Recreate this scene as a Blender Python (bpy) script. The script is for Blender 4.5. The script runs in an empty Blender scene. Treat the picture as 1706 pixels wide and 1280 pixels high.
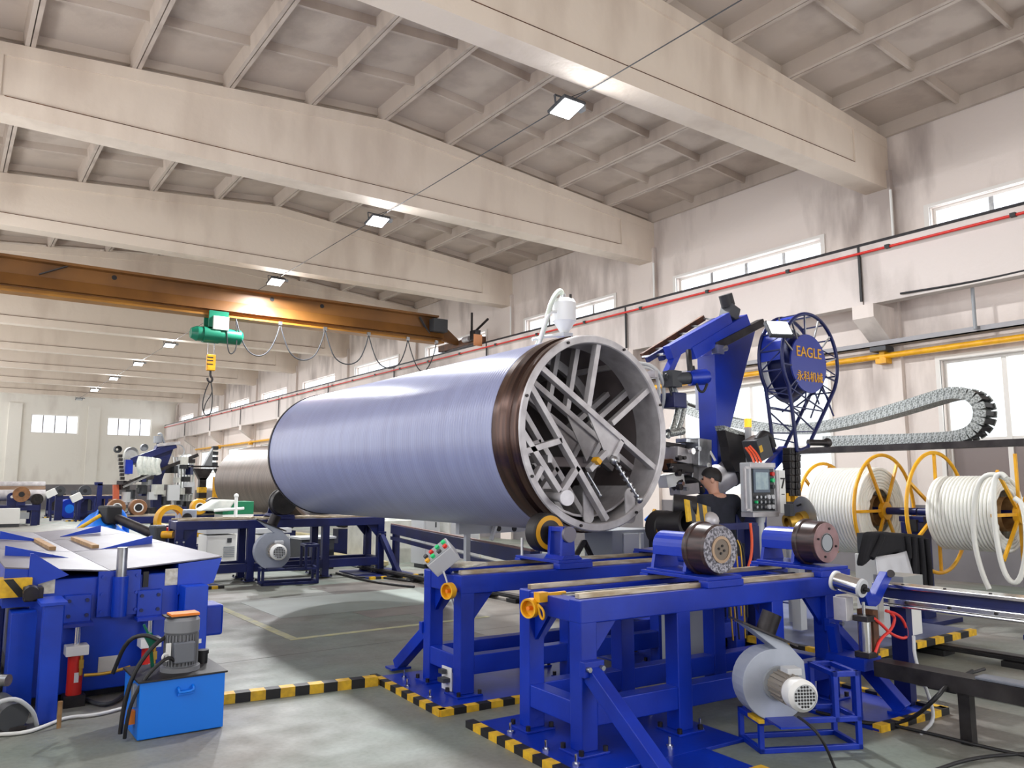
import bpy, math, random
from mathutils import Vector, Matrix
random.seed(7)
sc = bpy.context.scene
COL = sc.collection
V = Vector
PI = math.pi
# ------------------------------------------------------------------ camera, world, exposure
CAM_H = 1.6
FPX = 1320.945
cd = bpy.data.cameras.new('camera'); cam = bpy.data.objects.new('camera', cd); COL.objects.link(cam)
cam.location = (0, 0, CAM_H)
cam.rotation_euler = (math.radians(90 + 7.248), 0, math.radians(-35.79))
cd.sensor_fit = 'HORIZONTAL'; cd.sensor_width = 36.0; cd.lens = FPX / 1706 * 36.0
cd.clip_start = 0.05; cd.clip_end = 300
sc.camera = cam
sc.view_settings.view_transform = 'Standard'; sc.view_settings.look = 'None'
sc.view_settings.gamma = 1.0; sc.view_settings.use_curve_mapping = False
sc.view_settings.exposure = 0.2
w = bpy.data.worlds.new('overcast_sky'); sc.world = w; w.use_nodes = True
bg = w.node_tree.nodes['Background']; bg.inputs[0].default_value = (0.93, 0.96, 1.0, 1); bg.inputs[1].default_value = 2.0

def area(name, loc, rot, sx, sy, power, color=(1, 1, 1)):
    l = bpy.data.lights.new(name, 'AREA'); l.shape = 'RECTANGLE'; l.size = sx; l.size_y = sy
    l.energy = power; l.color = color
    o = bpy.data.objects.new(name, l); COL.objects.link(o); o.location = loc; o.rotation_euler = rot
    return o

try:
    cy = sc.cycles; cy.max_bounces = 6; cy.diffuse_bounces = 4; cy.glossy_bounces = 3; cy.transmission_bounces = 3; cy.transparent_max_bounces = 6
    cy.caustics_reflective = False; cy.caustics_refractive = False; cy.sample_clamp_indirect = 6.0; cy.use_adaptive_sampling = True; cy.adaptive_threshold = 0.04; cy.adaptive_min_samples = 20
except Exception: pass
# hall numbers (metres): x across, y along, z up
XW, XL, YB, YF = 14.0, -0.9, 61.6, -4.4
BEAM_Y = [1.6 + 6 * k for k in range(10)]
SKY_C = (0.95, 0.97, 1.0)
for k in range(11):
    yb = YF + 6 * k; yc = yb + 3.2
    area('daylight_clerestory', (XW + 0.34, yc, 6.0), (0, math.radians(90), 0), 1.0, 3.85, 60, SKY_C)
    area('daylight_window', (XW + 0.34, yc, 2.55), (0, math.radians(90), 0), 2.4, 3.85, 46, SKY_C)
    area('fill_light_west', (XL - 0.34, yc, 3.0), (0, math.radians(-90), 0), 3.4, 4.2, 16, SKY_C)  # unseen left-wall openings, added so light comes from that side
    area('fill_light_west_high', (XL - 0.34, yc, 6.0), (0, math.radians(-90), 0), 1.2, 4.2, 105, SKY_C)  # upper row of the same unseen, added fill lights
area('fill_light_front', (6.5, YF - 0.4, 2.3), (math.radians(90), 0, 0), 6.0, 4.4, 170, SKY_C)  # added fill from behind the camera, through an invented opening

# ------------------------------------------------------------------ mesh helpers
def rotz(a): return Matrix.Rotation(a, 3, 'Z')
def basis(d):
    d = d.normalized(); a = V((0, 0, 1)) if abs(d.z) < 0.9 else V((0, 1, 0))
    u = d.cross(a).normalized(); return u, u.cross(d).normalized()

class MB:
    def __init__(s): s.v = []; s.f = []; s.sm = []
    def add(s, vs, fs, sm=False):
        n = len(s.v); s.v += [V(p) for p in vs]
        for f in fs: s.f.append([i + n for i in f]); s.sm.append(sm)
        return s
    def box(s, a, b):
        x0, x1 = sorted((a[0], b[0])); y0, y1 = sorted((a[1], b[1])); z0, z1 = sorted((a[2], b[2]))
        return s.add([(x0,y0,z0),(x1,y0,z0),(x1,y1,z0),(x0,y1,z0),(x0,y0,z1),(x1,y0,z1),(x1,y1,z1),(x0,y1,z1)],
                     [(0,3,2,1),(4,5,6,7),(0,1,5,4),(1,2,6,5),(2,3,7,6),(3,0,4,7)])
    def obox(s, c, size, R=None):
        R = R or Matrix.Identity(3); c = V(c); h = V(size) / 2; vs = []
        for z in (-1, 1):
            for x, y in ((-1,-1),(1,-1),(1,1),(-1,1)): vs.append(c + R @ V((x*h.x, y*h.y, z*h.z)))
        return s.add(vs, [(0,3,2,1),(4,5,6,7),(0,1,5,4),(1,2,6,5),(2,3,7,6),(3,0,4,7)])
    def bar(s, p, q, wd, h=None, up=(0, 0, 1)):
        p, q = V(p), V(q); h = h or wd; d = (q - p).normalized(); up = V(up)
        if abs(d.dot(up)) > 0.98: up = V((0, 1, 0))
        u = d.cross(up).normalized() * wd / 2; t = u.cross(d).normalized() * h / 2
        vs = [p-u-t, p+u-t, p+u+t, p-u+t, q-u-t, q+u-t, q+u+t, q-u+t]
        return s.add(vs, [(0,1,2,3),(7,6,5,4),(0,4,5,1),(1,5,6,2),(2,6,7,3),(3,7,4,0)])
    def cyl(s, p, q, r, r2=None, n=16, caps=True):
        p, q = V(p), V(q); r2 = r if r2 is None else r2; u, t = basis(q - p); a = []; b = []
        for i in range(n):
            c, k = math.cos(2*PI*i/n), math.sin(2*PI*i/n); a.append(p + (u*c + t*k)*r); b.append(q + (u*c + t*k)*r2)
        s.add(a + b, [(i, (i+1) % n, n + (i+1) % n, n + i) for i in range(n)], True)
        if caps:
            s.add(a, [list(range(n))[::-1]]); s.add(b, [list(range(n))])
        return s
    def tube(s, pts, r, n=8, closed=False, smooth=2):
        pts = [V(p) for p in pts]
        for _ in range(smooth):
            o = []
            m = len(pts)
            if not closed: o.append(pts[0])
            for i in range(m if closed else m - 1):
                a, b = pts[i], pts[(i+1) % m]; o += [a*0.75 + b*0.25, a*0.25 + b*0.75]
            if not closed: o.append(pts[-1])
            pts = o
        m = len(pts); vs = []; u = None
        for i, p in enumerate(pts):
            d = (pts[(i+1) % m] - pts[i-1]) if closed else (pts[min(i+1, m-1)] - pts[max(i-1, 0)])
            if d.length < 1e-9: d = V((0, 0, 1))
            d.normalize()
            if u is None: u, _t = basis(d)
            u = (u - d * u.dot(d)); u = u.normalized() if u.length > 1e-6 else basis(d)[0]
            t = d.cross(u)
            vs += [p + (u*math.cos(2*PI*k/n) + t*math.sin(2*PI*k/n))*r for k in range(n)]
        fs = [(i*n+k, i*n+(k+1) % n, ((i+1) % m)*n+(k+1) % n, ((i+1) % m)*n+k) for i in range(m if closed else m-1) for k in range(n)]
        s.add(vs, fs, True)
        if not closed: s.add(vs[:n], [list(range(n))[::-1]]); s.add(vs[-n:], [list(range(n))])
        return s
    def lathe(s, o, ax, prof, n=32, a0=0.0, a1=2*PI, sharp=True):
        o, ax = V(o), V(ax).normalized(); u, t = basis(ax); full = abs(a1 - a0 - 2*PI) < 1e-6; m = n if full else n + 1
        def ring(d, r): return [o + ax*d + (u*math.cos(a0+(a1-a0)*i/n) + t*math.sin(a0+(a1-a0)*i/n))*r for i in range(m)]
        for (d0, r0), (d1, r1) in zip(prof[:-1], prof[1:]):
            s.add(ring(d0, r0) + ring(d1, r1), [(i, (i+1) % m, m+(i+1) % m, m+i) for i in range(n)], True)
        return s
    def prism(s, poly, vec):
        poly = [V(p) for p in poly]; vec = V(vec); n = len(poly)
        s.add(poly + [p + vec for p in poly], [list(range(n))[::-1], list(range(n, 2*n))] + [(i, (i+1) % n, n+(i+1) % n, n+i) for i in range(n)])
        return s
    def sph(s, c, r, n=12, sc3=(1, 1, 1), R=None):
        c = V(c); R = R or Matrix.Identity(3); vs = []; m = n // 2
        for j in range(m + 1):
            th = PI*j/m
            for i in range(n): vs.append(c + R @ V((r*sc3[0]*math.sin(th)*math.cos(2*PI*i/n), r*sc3[1]*math.sin(th)*math.sin(2*PI*i/n), r*sc3[2]*math.cos(th))))
        return s.add(vs, [(j*n+i, j*n+(i+1) % n, (j+1)*n+(i+1) % n, (j+1)*n+i) for j in range(m) for i in range(n)], True)
    def build(s, name, mat, parent=None, bevel=0, origin=None):
        off = V((0, 0, 0)); p = parent
        while p is not None: off += p.location; p = p.parent
        if parent is None and origin is not None: off = V(origin)
        me = bpy.data.meshes.new(name); me.from_pydata([tuple(q - off) for q in s.v], [], s.f)
        me.polygons.foreach_set('use_smooth', s.sm); me.update()
        me.materials.append(mat if not isinstance(mat, str) else M[mat])
        o = bpy.data.objects.new(name, me); COL.objects.link(o); o.parent = parent
        if parent is None and origin is not None: o.location = off
        if bevel:
            b = o.modifiers.new('edge', 'BEVEL'); b.width = bevel; b.segments = 2; b.limit_method = 'ANGLE'; b.angle_limit = 0.9
        return o

def tag(o, label=None, cat=None, group=None, kind=None):
    if label: o['label'] = label
    if cat: o['category'] = cat
    if group: o['group'] = group
    if kind: o['kind'] = kind
    return o
def thing(name, label, cat, loc=(0, 0, 0), group=None, kind=None):
    o = bpy.data.objects.new(name, None); COL.objects.link(o); o.location = loc; o.empty_display_size = 0.1
    return tag(o, label, cat, group, kind)
def copy_tree(o, parent=None):
    c = o.copy(); COL.objects.link(c); c.parent = parent
    for ch in list(o.children): copy_tree(ch, c)
    return c
def struct(o): o['kind'] = 'structure'; return o
def clone(o, loc=(0, 0, 0), rot=None, parent=None):
    c = o.copy(); COL.objects.link(c); c.parent = parent if parent is not None else o.parent; c.location = loc
    if rot is not None: c.rotation_euler = rot
    return c

# calibrated view rays: measured picture points -> places in the hall
_y, _p = math.radians(35.79), math.radians(7.248)
_fh = V((math.sin(_y), math.cos(_y), 0)); _rt = V((math.cos(_y), -math.sin(_y), 0))
_fw = _fh*math.cos(_p) + V((0, 0, 1))*math.sin(_p); _up = V((0, 0, 1))*math.cos(_p) - _fh*math.sin(_p)
def at(x, y, X=None, Y=None, Z=None):
    d = _fw + _rt*((x - 853)/FPX) - _up*((y - 640)/FPX); c = V((0, 0, CAM_H))
    if X is not None: k = X/d.x
    elif Y is not None: k = Y/d.y
    else: k = (Z - CAM_H)/d.z
    return c + d*k

# ------------------------------------------------------------------ materials
M = {}
def lin(c): return tuple(((v/255/12.92) if v/255 <= 0.04045 else ((v/255 + 0.055)/1.055)**2.4) for v in c) + (1,)
def mat(name, rgb, rough=0.5, metal=0.0, rgb2=None, scale=3.0, bump=0.0, bscale=40.0, detail=4.0, contrast=(0.35, 0.65), stretch=(1, 1, 1), spec=0.5, coat=0.0, emit=0.0):
    m = bpy.data.materials.new(name); m.use_nodes = True; nt = m.node_tree; b = nt.nodes['Principled BSDF']
    b.inputs['Base Color'].default_value = lin(rgb); b.inputs['Roughness'].default_value = rough; b.inputs['Metallic'].default_value = metal
    b.inputs['Specular IOR Level'].default_value = spec; b.inputs['Coat Weight'].default_value = coat
    if emit: b.inputs['Emission Color'].default_value = lin(rgb); b.inputs['Emission Strength'].default_value = emit
    if rgb2 or bump:
        tc = nt.nodes.new('ShaderNodeTexCoord'); mp = nt.nodes.new('ShaderNodeMapping'); mp.inputs['Scale'].default_value = stretch
        nt.links.new(tc.outputs['Object'], mp.inputs[0])
    if rgb2:
        n = nt.nodes.new('ShaderNodeTexNoise'); n.inputs['Scale'].default_value = scale; n.inputs['Detail'].default_value = detail
        r = nt.nodes.new('ShaderNodeValToRGB'); r.color_ramp.elements[0].position, r.color_ramp.elements[1].position = contrast
        r.color_ramp.elements[0].color = lin(rgb2); r.color_ramp.elements[1].color = lin(rgb)
        nt.links.new(mp.outputs[0], n.inputs['Vector']); nt.links.new(n.outputs[0], r.inputs[0]); nt.links.new(r.outputs[0], b.inputs['Base Color'])
    if bump:
        n2 = nt.nodes.new('ShaderNodeTexNoise'); n2.inputs['Scale'].default_value = bscale; n2.inputs['Detail'].default_value = 3
        bp = nt.nodes.new('ShaderNodeBump'); bp.inputs['Strength'].default_value = bump; bp.inputs['Distance'].default_value = 0.02
        nt.links.new(mp.outputs[0], n2.inputs['Vector']); nt.links.new(n2.outputs[0], bp.inputs['Height']); nt.links.new(bp.outputs[0], b.inputs['Normal'])
    M[name] = m
    return m
mat('blue', (4, 50, 176), 0.36, rgb2=(3, 38, 148), scale=2.2, bump=0.04, bscale=25)
mat('navy', (18, 30, 92), 0.42, rgb2=(13, 22, 74), scale=3)
mat('bright_blue', (0, 122, 236), 0.45)
mat('sky_blue', (20, 120, 230), 0.4)
mat('steel', (188, 190, 192), 0.3, 0.9, rgb2=(150, 152, 155), scale=8)
mat('chrome', (225, 225, 225), 0.18, 1.0)
mat('silver_paint', (206, 203, 204), 0.42, 0.35, rgb2=(178, 174, 176), scale=6)
mat('dark_steel', (70, 66, 66), 0.45, 0.7, rgb2=(48, 45, 46), scale=6)
mat('rail_steel', (205, 194, 172), 0.4, 0.55, rgb2=(160, 140, 108), scale=5, stretch=(1, 4, 4))
mat('black', (26, 25, 27), 0.55)
mat('rubber', (34, 30, 31), 0.5, rgb2=(22, 20, 21), scale=8)
mat('worn_tyre', (72, 50, 46), 0.32, rgb2=(40, 30, 30), scale=4, stretch=(1, 1, 8))
mat('yellow', (236, 176, 26), 0.45, rgb2=(214, 150, 18), scale=6)
mat('hazard_yellow', (236, 190, 40), 0.55, rgb2=(206, 160, 40), scale=20)
mat('orange', (236, 130, 30), 0.5)
mat('red', (214, 44, 34), 0.4)
mat('red_hose', (232, 64, 58), 0.45)
mat('orange_cable', (240, 92, 50), 0.45)
mat('white', (232, 232, 228), 0.45)
mat('offwhite', (214, 214, 206), 0.5, rgb2=(196, 196, 188), scale=5)
mat('white_hose', (238, 238, 230), 0.42)
mat('grey', (150, 154, 158), 0.5)
mat('light_grey', (196, 198, 200), 0.45)
mat('blower_grey', (172, 178, 190), 0.45, rgb2=(156, 162, 174), scale=4)
mat('motor_grey', (128, 130, 134), 0.5)
mat('dark_grey', (62, 64, 68), 0.55)
mat('green', (18, 112, 86), 0.35)
mat('box_green', (20, 120, 80), 0.5)
mat('lamp_green', (40, 200, 120), 0.3)
mat('crane_paint', (130, 86, 38), 0.45, rgb2=(100, 64, 30), scale=0.7)
mat('rust', (110, 70, 44), 0.7, rgb2=(72, 48, 34), scale=8)
mat('bronze', (168, 144, 124), 0.33, 0.75, rgb2=(140, 116, 98), scale=1.5, stretch=(1, 12, 1))
mat('skin', (196, 146, 122), 0.5)
mat('hair', (22, 18, 18), 0.6)
mat('shirt', (34, 36, 48), 0.85, rgb2=(26, 28, 38), scale=10, bump=0.15, bscale=30)
mat('trousers', (40, 42, 52), 0.85)
mat('black_cloth', (26, 25, 30), 0.9, rgb2=(18, 17, 21), scale=6)
mat('plastic_film', (196, 196, 200), 0.35)
mat('screen', (150, 172, 176), 0.2, rgb2=(126, 150, 160), scale=14)
mat('screen_bezel', (86, 100, 116), 0.4)
mat('panel_black', (36, 38, 42), 0.4)
mat('paper', (224, 220, 208), 0.8, rgb2=(196, 190, 172), scale=30)
mat('sign_face', (48, 62, 150), 0.35)
mat('sign_letters', (232, 170, 40), 0.4)
mat('cloth_white', (222, 224, 216), 0.8, rgb2=(190, 196, 190), scale=5)
mat('galv', (190, 194, 190), 0.4, 0.6, rgb2=(120, 124, 120), scale=55, contrast=(0.42, 0.56))
mat('top_sheet', (122, 120, 134), 0.45, 0.3, rgb2=(96, 92, 100), scale=2.5, stretch=(1, 0.3, 1), contrast=(0.3, 0.7))
mat('mandrel_steel', (92, 68, 58), 0.25, 0.7, rgb2=(44, 35, 35), scale=3.0, stretch=(0.4, 9, 0.4), contrast=(0.3, 0.6))
mat('drum_inside', (134, 124, 124), 0.5, 0.2, rgb2=(112, 102, 102), scale=2)
mat('crust', (176, 174, 182), 0.55, 0.5, rgb2=(96, 94, 100), scale=45, contrast=(0.42, 0.58), bump=0.8, bscale=60)
mat('plate_brown', (120, 108, 96), 0.5, 0.3)
mat('pink_hub', (154, 122, 122), 0.5, 0.2, rgb2=(128, 98, 98), scale=8)
mat('copper_ring', (176, 150, 124), 0.4, 0.5)
mat('gold', (190, 150, 60), 0.4, 0.6)
mat('wood', (176, 140, 96), 0.6, rgb2=(140, 104, 64), scale=9)
mat('lamp_glass', (255, 255, 255), 0.4, emit=9.0)
mat('amber', (255, 170, 30), 0.3, emit=1.2)
mat('frame_paint', (222, 218, 212), 0.5)
# wall plaster: pale paint with damp stains and vertical runs
def plaster(name, rgb, stain, lo=0.40, hi=0.62):
    m = mat(name, rgb, 0.8); nt = m.node_tree; b = nt.nodes['Principled BSDF']
    tc = nt.nodes.new('ShaderNodeTexCoord'); mp = nt.nodes.new('ShaderNodeMapping'); mp.inputs['Scale'].default_value = (1.6, 1.6, 0.45)
    nt.links.new(tc.outputs['Object'], mp.inputs[0])
    def ns(sc_, det, vec):
        n = nt.nodes.new('ShaderNodeTexNoise'); n.inputs['Scale'].default_value = sc_; n.inputs['Detail'].default_value = det; nt.links.new(vec, n.inputs['Vector']); return n
    n1 = ns(1.1, 6, mp.outputs[0]); n2 = ns(0.35, 2, tc.outputs['Object'])
    mul = nt.nodes.new('ShaderNodeMath'); mul.operation = 'MULTIPLY'; nt.links.new(n1.outputs[0], mul.inputs[0]); nt.links.new(n2.outputs[0], mul.inputs[1])
    r = nt.nodes.new('ShaderNodeValToRGB'); r.color_ramp.elements[0].position = lo*0.5; r.color_ramp.elements[1].position = hi*0.5
    r.color_ramp.elements[0].color = lin(rgb); r.color_ramp.elements[1].color = lin(stain)
    nt.links.new(mul.outputs[0], r.inputs[0]); nt.links.new(r.outputs[0], b.inputs['Base Color'])
    n3 = ns(9, 4, tc.outputs['Object']); bp = nt.nodes.new('ShaderNodeBump'); bp.inputs['Strength'].default_value = 0.25; bp.inputs['Distance'].default_value = 0.02
    nt.links.new(n3.outputs[0], bp.inputs['Height']); nt.links.new(bp.outputs[0], b.inputs['Normal'])
    return m
plaster('plaster', (222, 211, 203), (172, 160, 153), 0.5, 0.82)
plaster('plaster_back', (240, 236, 226), (226, 220, 210), 0.5, 0.8)
mat('press_blue', (6, 66, 196), 0.38, rgb2=(4, 50, 164), scale=2.0)
plaster('beam_paint', (224, 210, 194), (202, 186, 170), 0.48, 0.9)
plaster('slab_paint', (194, 181, 169), (168, 154, 143), 0.46, 0.8)
plaster('runway_paint', (218, 208, 202), (180, 170, 164), 0.48, 0.85)
mat('dado', (120, 116, 118), 0.6, rgb2=(104, 100, 102), scale=1.2)
# floor: trowelled concrete with stains, scuffs and random darker areas
def floor_mat():
    m = mat('floor', (168, 170, 160), 0.42); nt = m.node_tree; b = nt.nodes['Principled BSDF']
    tc = nt.nodes.new('ShaderNodeTexCoord')
    def ns(s_, d_): 
        n = nt.nodes.new('ShaderNodeTexNoise'); n.inputs['Scale'].default_value = s_; n.inputs['Detail'].default_value = d_; nt.links.new(tc.outputs['Object'], n.inputs['Vector']); return n
    def ramp(src, p0, p1, c0, c1):
        r = nt.nodes.new('ShaderNodeValToRGB'); r.color_ramp.elements[0].position = p0; r.color_ramp.elements[1].position = p1
        r.color_ramp.elements[0].color = c0; r.color_ramp.elements[1].color = c1; nt.links.new(src, r.inputs[0]); return r
    a = ramp(ns(0.5, 3).outputs[0], 0.38, 0.62, lin((136, 131, 124)), lin((128, 137, 127)))
    c = ramp(ns(2.2, 8).outputs[0], 0.36, 0.6, (0.78, 0.76, 0.74, 1), (1, 1, 1, 1))
    d = ramp(ns(30, 4).outputs[0], 0.3, 0.6, (0.86, 0.86, 0.86, 1), (1, 1, 1, 1))
    x1 = nt.nodes.new('ShaderNodeMix'); x1.data_type = 'RGBA'; x1.blend_type = 'MULTIPLY'; x1.inputs['Factor'].default_value = 0.8
    nt.links.new(a.outputs[0], x1.inputs['A']); nt.links.new(c.outputs[0], x1.inputs['B'])
    x2 = nt.nodes.new('ShaderNodeMix'); x2.data_type = 'RGBA'; x2.blend_type = 'MULTIPLY'; x2.inputs['Factor'].default_value = 1
    nt.links.new(x1.outputs['Result'], x2.inputs['A']); nt.links.new(d.outputs[0], x2.inputs['B']); nt.links.new(x2.outputs['Result'], b.inputs['Base Color'])
    rr = ramp(ns(3.0, 5).outputs[0], 0.3, 0.7, (0.42, 0.42, 0.42, 1), (0.68, 0.68, 0.68, 1)); nt.links.new(rr.outputs[0], b.inputs['Roughness'])
    bp = nt.nodes.new('ShaderNodeBump'); bp.inputs['Strength'].default_value = 0.12; bp.inputs['Distance'].default_value = 0.01
    nt.links.new(ns(25, 5).outputs[0], bp.inputs['Height']); nt.links.new(bp.outputs[0], b.inputs['Normal'])
floor_mat()
# wound plastic pipe wall: fine hoop ridges along the axis
def wound(name, rgb, rough, metal, period, strength, rgb2):
    m = mat(name, rgb, rough, metal); nt = m.node_tree; b = nt.nodes['Principled BSDF']
    tc = nt.nodes.new('ShaderNodeTexCoord'); wv = nt.nodes.new('ShaderNodeTexWave'); wv.wave_type = 'BANDS'; wv.bands_direction = 'Y'
    wv.inputs['Scale'].default_value = 2*PI/(20*period); wv.inputs['Distortion'].default_value = 0.6; wv.inputs['Detail'].default_value = 2; wv.inputs['Detail Scale'].default_value = 0.4
    nt.links.new(tc.outputs['Object'], wv.inputs['Vector'])
    bp = nt.nodes.new('ShaderNodeBump'); bp.inputs['Strength'].default_value = strength; bp.inputs['Distance'].default_value = 0.004
    nt.links.new(wv.outputs['Fac'], bp.inputs['Height']); nt.links.new(bp.outputs[0], b.inputs['Normal'])
    mp = nt.nodes.new('ShaderNodeMapping'); mp.inputs['Scale'].default_value = (0.25, 3.0, 0.25); nt.links.new(tc.outputs['Object'], mp.inputs[0])
    n = nt.nodes.new('ShaderNodeTexNoise'); n.inputs['Scale'].default_value = 3.0; n.inputs['Detail'].default_value = 5; nt.links.new(mp.outputs[0], n.inputs['Vector'])
    r = nt.nodes.new('ShaderNodeValToRGB'); r.color_ramp.elements[0].position = 0.35; r.color_ramp.elements[1].position = 0.65
    r.color_ramp.elements[0].color = lin(rgb2); r.color_ramp.elements[1].color = lin(rgb)
    nt.links.new(n.outputs[0], r.inputs[0]); nt.links.new(r.outputs[0], b.inputs['Base Color'])
wound('pipe_plastic', (142, 148, 182), 0.30, 0.0, 0.045, 0.35, (134, 139, 172))
wound('bare_drum', (112, 97, 86), 0.38, 0.6, 0.06, 0.4, (92, 78, 68))
# clear window glass: thin pane, mostly straight through with a faint mirror
def glass(name, tint):
    m = bpy.data.materials.new(name); m.use_nodes = True; nt = m.node_tree; nt.nodes.remove(nt.nodes['Principled BSDF'])
    out = nt.nodes['Material Output']; t = nt.nodes.new('ShaderNodeBsdfTransparent'); t.inputs[0].default_value = tint
    g = nt.nodes.new('ShaderNodeBsdfGlossy'); g.inputs['Roughness'].default_value = 0.08; x = nt.nodes.new('ShaderNodeMixShader'); x.inputs[0].default_value = 0.06
    nt.links.new(t.outputs[0], x.inputs[1]); nt.links.new(g.outputs[0], x.inputs[2]); nt.links.new(x.outputs[0], out.inputs[0]); M[name] = m
glass('glass', (0.97, 0.98, 1, 1))
glass('dirty_glass', (0.90, 0.92, 0.92, 1))
mat('brown_pane', (128, 116, 112), 0.35)  # flat grey-brown panes in the lower row of one window
# ================================================================== THE SETTING
fl = struct(MB().box((XL-0.3, YF-0.3, -0.2), (XW+0.3, YB+0.3, 0.0)).build('floor', 'floor'))
# painted lines and slab joints on the floor
struct(MB().box((3.10, 8.30, 0), (3.20, 12.9, 0.003)).box((3.10, 8.22, 0), (5.6, 8.31, 0.003)).build('trim_1', mat('line_paint', (196, 192, 140), 0.6, rgb2=(170, 172, 150), scale=8)))
struct(MB().box((3.5, 9.6, 0), (6.3, 11.2, 0.002)).build('trim_2', mat('pale_patch', (152, 162, 154), 0.5, rgb2=(136, 142, 134), scale=1.2)))
jt = MB()
for yy in (7.55, 13.6, 19.6): jt.box((XL, yy, 0), (XW, yy+0.008, 0.0012))
struct(jt.build('trim_3', mat('joint', (122, 122, 116), 0.8)))
mat('dark_brown_zone', (104, 99, 93), 0.35, rgb2=(128, 122, 115), scale=2)  # darker brown areas on the floor under and beside the pipe
struct(MB().box((4.4, 9.0, 0), (9.0, 9.55, 0.0016)).box((4.9, 6.0, 0), (9.4, 12.4, 0.0008)).build('trim_4', 'dark_brown_zone'))

# right wall with window openings
def bays():
    for k in range(11): yield k, YF + 6*k
mw = MB(); segs = [(0, 1.35), (3.75, 5.5), (6.5, 8.45)]
for k, yb in bays():
    a, b = yb + 1.25, yb + 5.1
    for z0, z1 in segs: mw.box((XW, yb, z0), (XW+0.28, yb+6, z1))
    for z0, z1 in ((1.35, 3.75), (5.5, 6.5)):
        mw.box((XW, yb, z0), (XW+0.28, a, z1)); mw.box((XW, b, z0), (XW+0.28, yb+6, z1))
struct(mw.build('wall_right', 'plaster'))
ml = MB()  # left wall; its unseen openings are added to pass the fill light
for k, yb in bays():
    a, b = yb + 1.1, yb + 5.3
    for z0, z1 in ((0, 1.3), (4.7, 5.4), (6.6, 8.45)): ml.box((XL-0.28, yb, z0), (XL, yb+6, z1))
    for z0, z1 in ((1.3, 4.7), (5.4, 6.6)):
        ml.box((XL-0.28, yb, z0), (XL, a, z1)); ml.box((XL-0.28, b, z0), (XL, yb+6, z1))
struct(ml.build('wall_left', 'plaster'))
# end walls (gable) : back wall with three windows, front wall with an unseen opening added for fill light
BW = [(-0.2, 2.0), (4.85, 7.65), (9.45, 12.3)]; bz0, bz1 = 5.05, 6.3
mb = MB()
xs = sorted([XL-0.28, XW+0.28] + [v for p in BW for v in p])
mb.box((XL-0.28, YB, 0), (XW+0.28, YB+0.3, bz0)).box((XL-0.28, YB, bz1), (XW+0.28, YB+0.3, 8.9))
for i in range(0, len(xs), 2): mb.box((xs[i], YB, bz0), (xs[i+1], YB+0.3, bz1))
for x in (3.55, 8.2): mb.box((x, YB-0.12, 0), (x+0.75, YB+0.01, 7.0))
struct(mb.build('wall_back', 'plaster_back'))
struct(MB().box((XL, YB-0.14, 0), (XW, YB-0.001, 1.62)).build('baseboard_back', 'dado'))
struct(MB().box((XW-0.015, YF, 0), (XW-0.001, YB, 1.25)).build('baseboard_right', 'dado'))
struct(MB().box((XL-0.28, YF-0.3, 0), (3.4, YF, 8.9)).box((9.6, YF-0.3, 0), (XW+0.28, YF, 8.9)).box((3.4, YF-0.3, 4.5), (9.6, YF, 8.9)).build('wall_front', 'plaster'))

# windows
wn = [0]
def window(name_no, ax, fixed, a0, a1, z0, z1, ncol, rows, mats, depth=0.1):
    """ax 'x': pane lies in plane x=fixed and runs along y; ax 'y': plane y=fixed, runs along x"""
    wn[0] += 1
    mk = (lambda a, d, z: (fixed + d, a, z)) if ax == 'x' else (lambda a, d, z: (a, fixed + d, z))
    root = bpy.data.objects.new('window_%d' % wn[0], None); COL.objects.link(root); root['kind'] = 'structure'; root.location = mk((a0+a1)/2, 0, z0)
    f = MB(); t = 0.055
    f.box(mk(a0, 0, z0), mk(a0+t, depth, z1)).box(mk(a1-t, 0, z0), mk(a1, depth, z1)).box(mk(a0+t, 0, z0), mk(a1-t, depth, z0+t)).box(mk(a0+t, 0, z1-t), mk(a1-t, depth, z1))
    f.build('window_frame', 'frame_paint', root)
    zs = [z0+t] + [z0 + (z1-z0)*r for r in rows] + [z1-t]
    for r in rows: MB().box(mk(a0+t, 0.02, z0+(z1-z0)*r-0.03), mk(a1-t, depth-0.02, z0+(z1-z0)*r+0.03)).build('transom', 'frame_paint', root)
    for i in range(1, ncol):
        c = a0 + (a1-a0)*i/ncol; MB().box(mk(c-0.04, 0.01, z0+t), mk(c+0.04, depth-0.01, z1-t)).build('mullion', mats[1], root)
    for i in range(ncol):
        c0, c1 = a0 + (a1-a0)*i/ncol, a0 + (a1-a0)*(i+1)/ncol
        for j in range(len(zs)-1):
            MB().box(mk(c0+0.03, 0.045, zs[j]), mk(c1-0.03, 0.052, zs[j+1])).build('pane', mats[0] if not (j == 0 and len(zs) > 2 and mats[2]) else mats[2], root)
    return root
for k, yb in bays():
    if k < 1: continue
    a, b = yb + 1.25, yb + 5.1
    window(0, 'x', XW+0.12, a, b, 5.5, 6.5, 4, (), ('glass', 'steel', None))
    window(0, 'x', XW+0.12, a, b, 1.35, 3.75, 4, (0.42,), ('dirty_glass', 'frame_paint', 'brown_pane' if k == 1 else None))
    if k < 6:
        m_ = MB(); m_.box((XW-0.03, a-0.09, 6.5), (XW+0.02, b+0.09, 6.56)).box((XW-0.03, a-0.09, 5.5), (XW+0.02, a, 6.5)).box((XW-0.03, b, 5.5), (XW+0.02, b+0.09, 6.5)).box((XW-0.03, a-0.07, 3.75), (XW+0.02, b+0.07, 3.82)).box((XW-0.03, a-0.07, 1.3), (XW+0.02, a, 3.75)).box((XW-0.03, b, 1.3), (XW+0.02, b+0.07, 3.75))
        struct(m_.build('trim_%d' % (10+k), 'frame_paint'))
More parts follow.
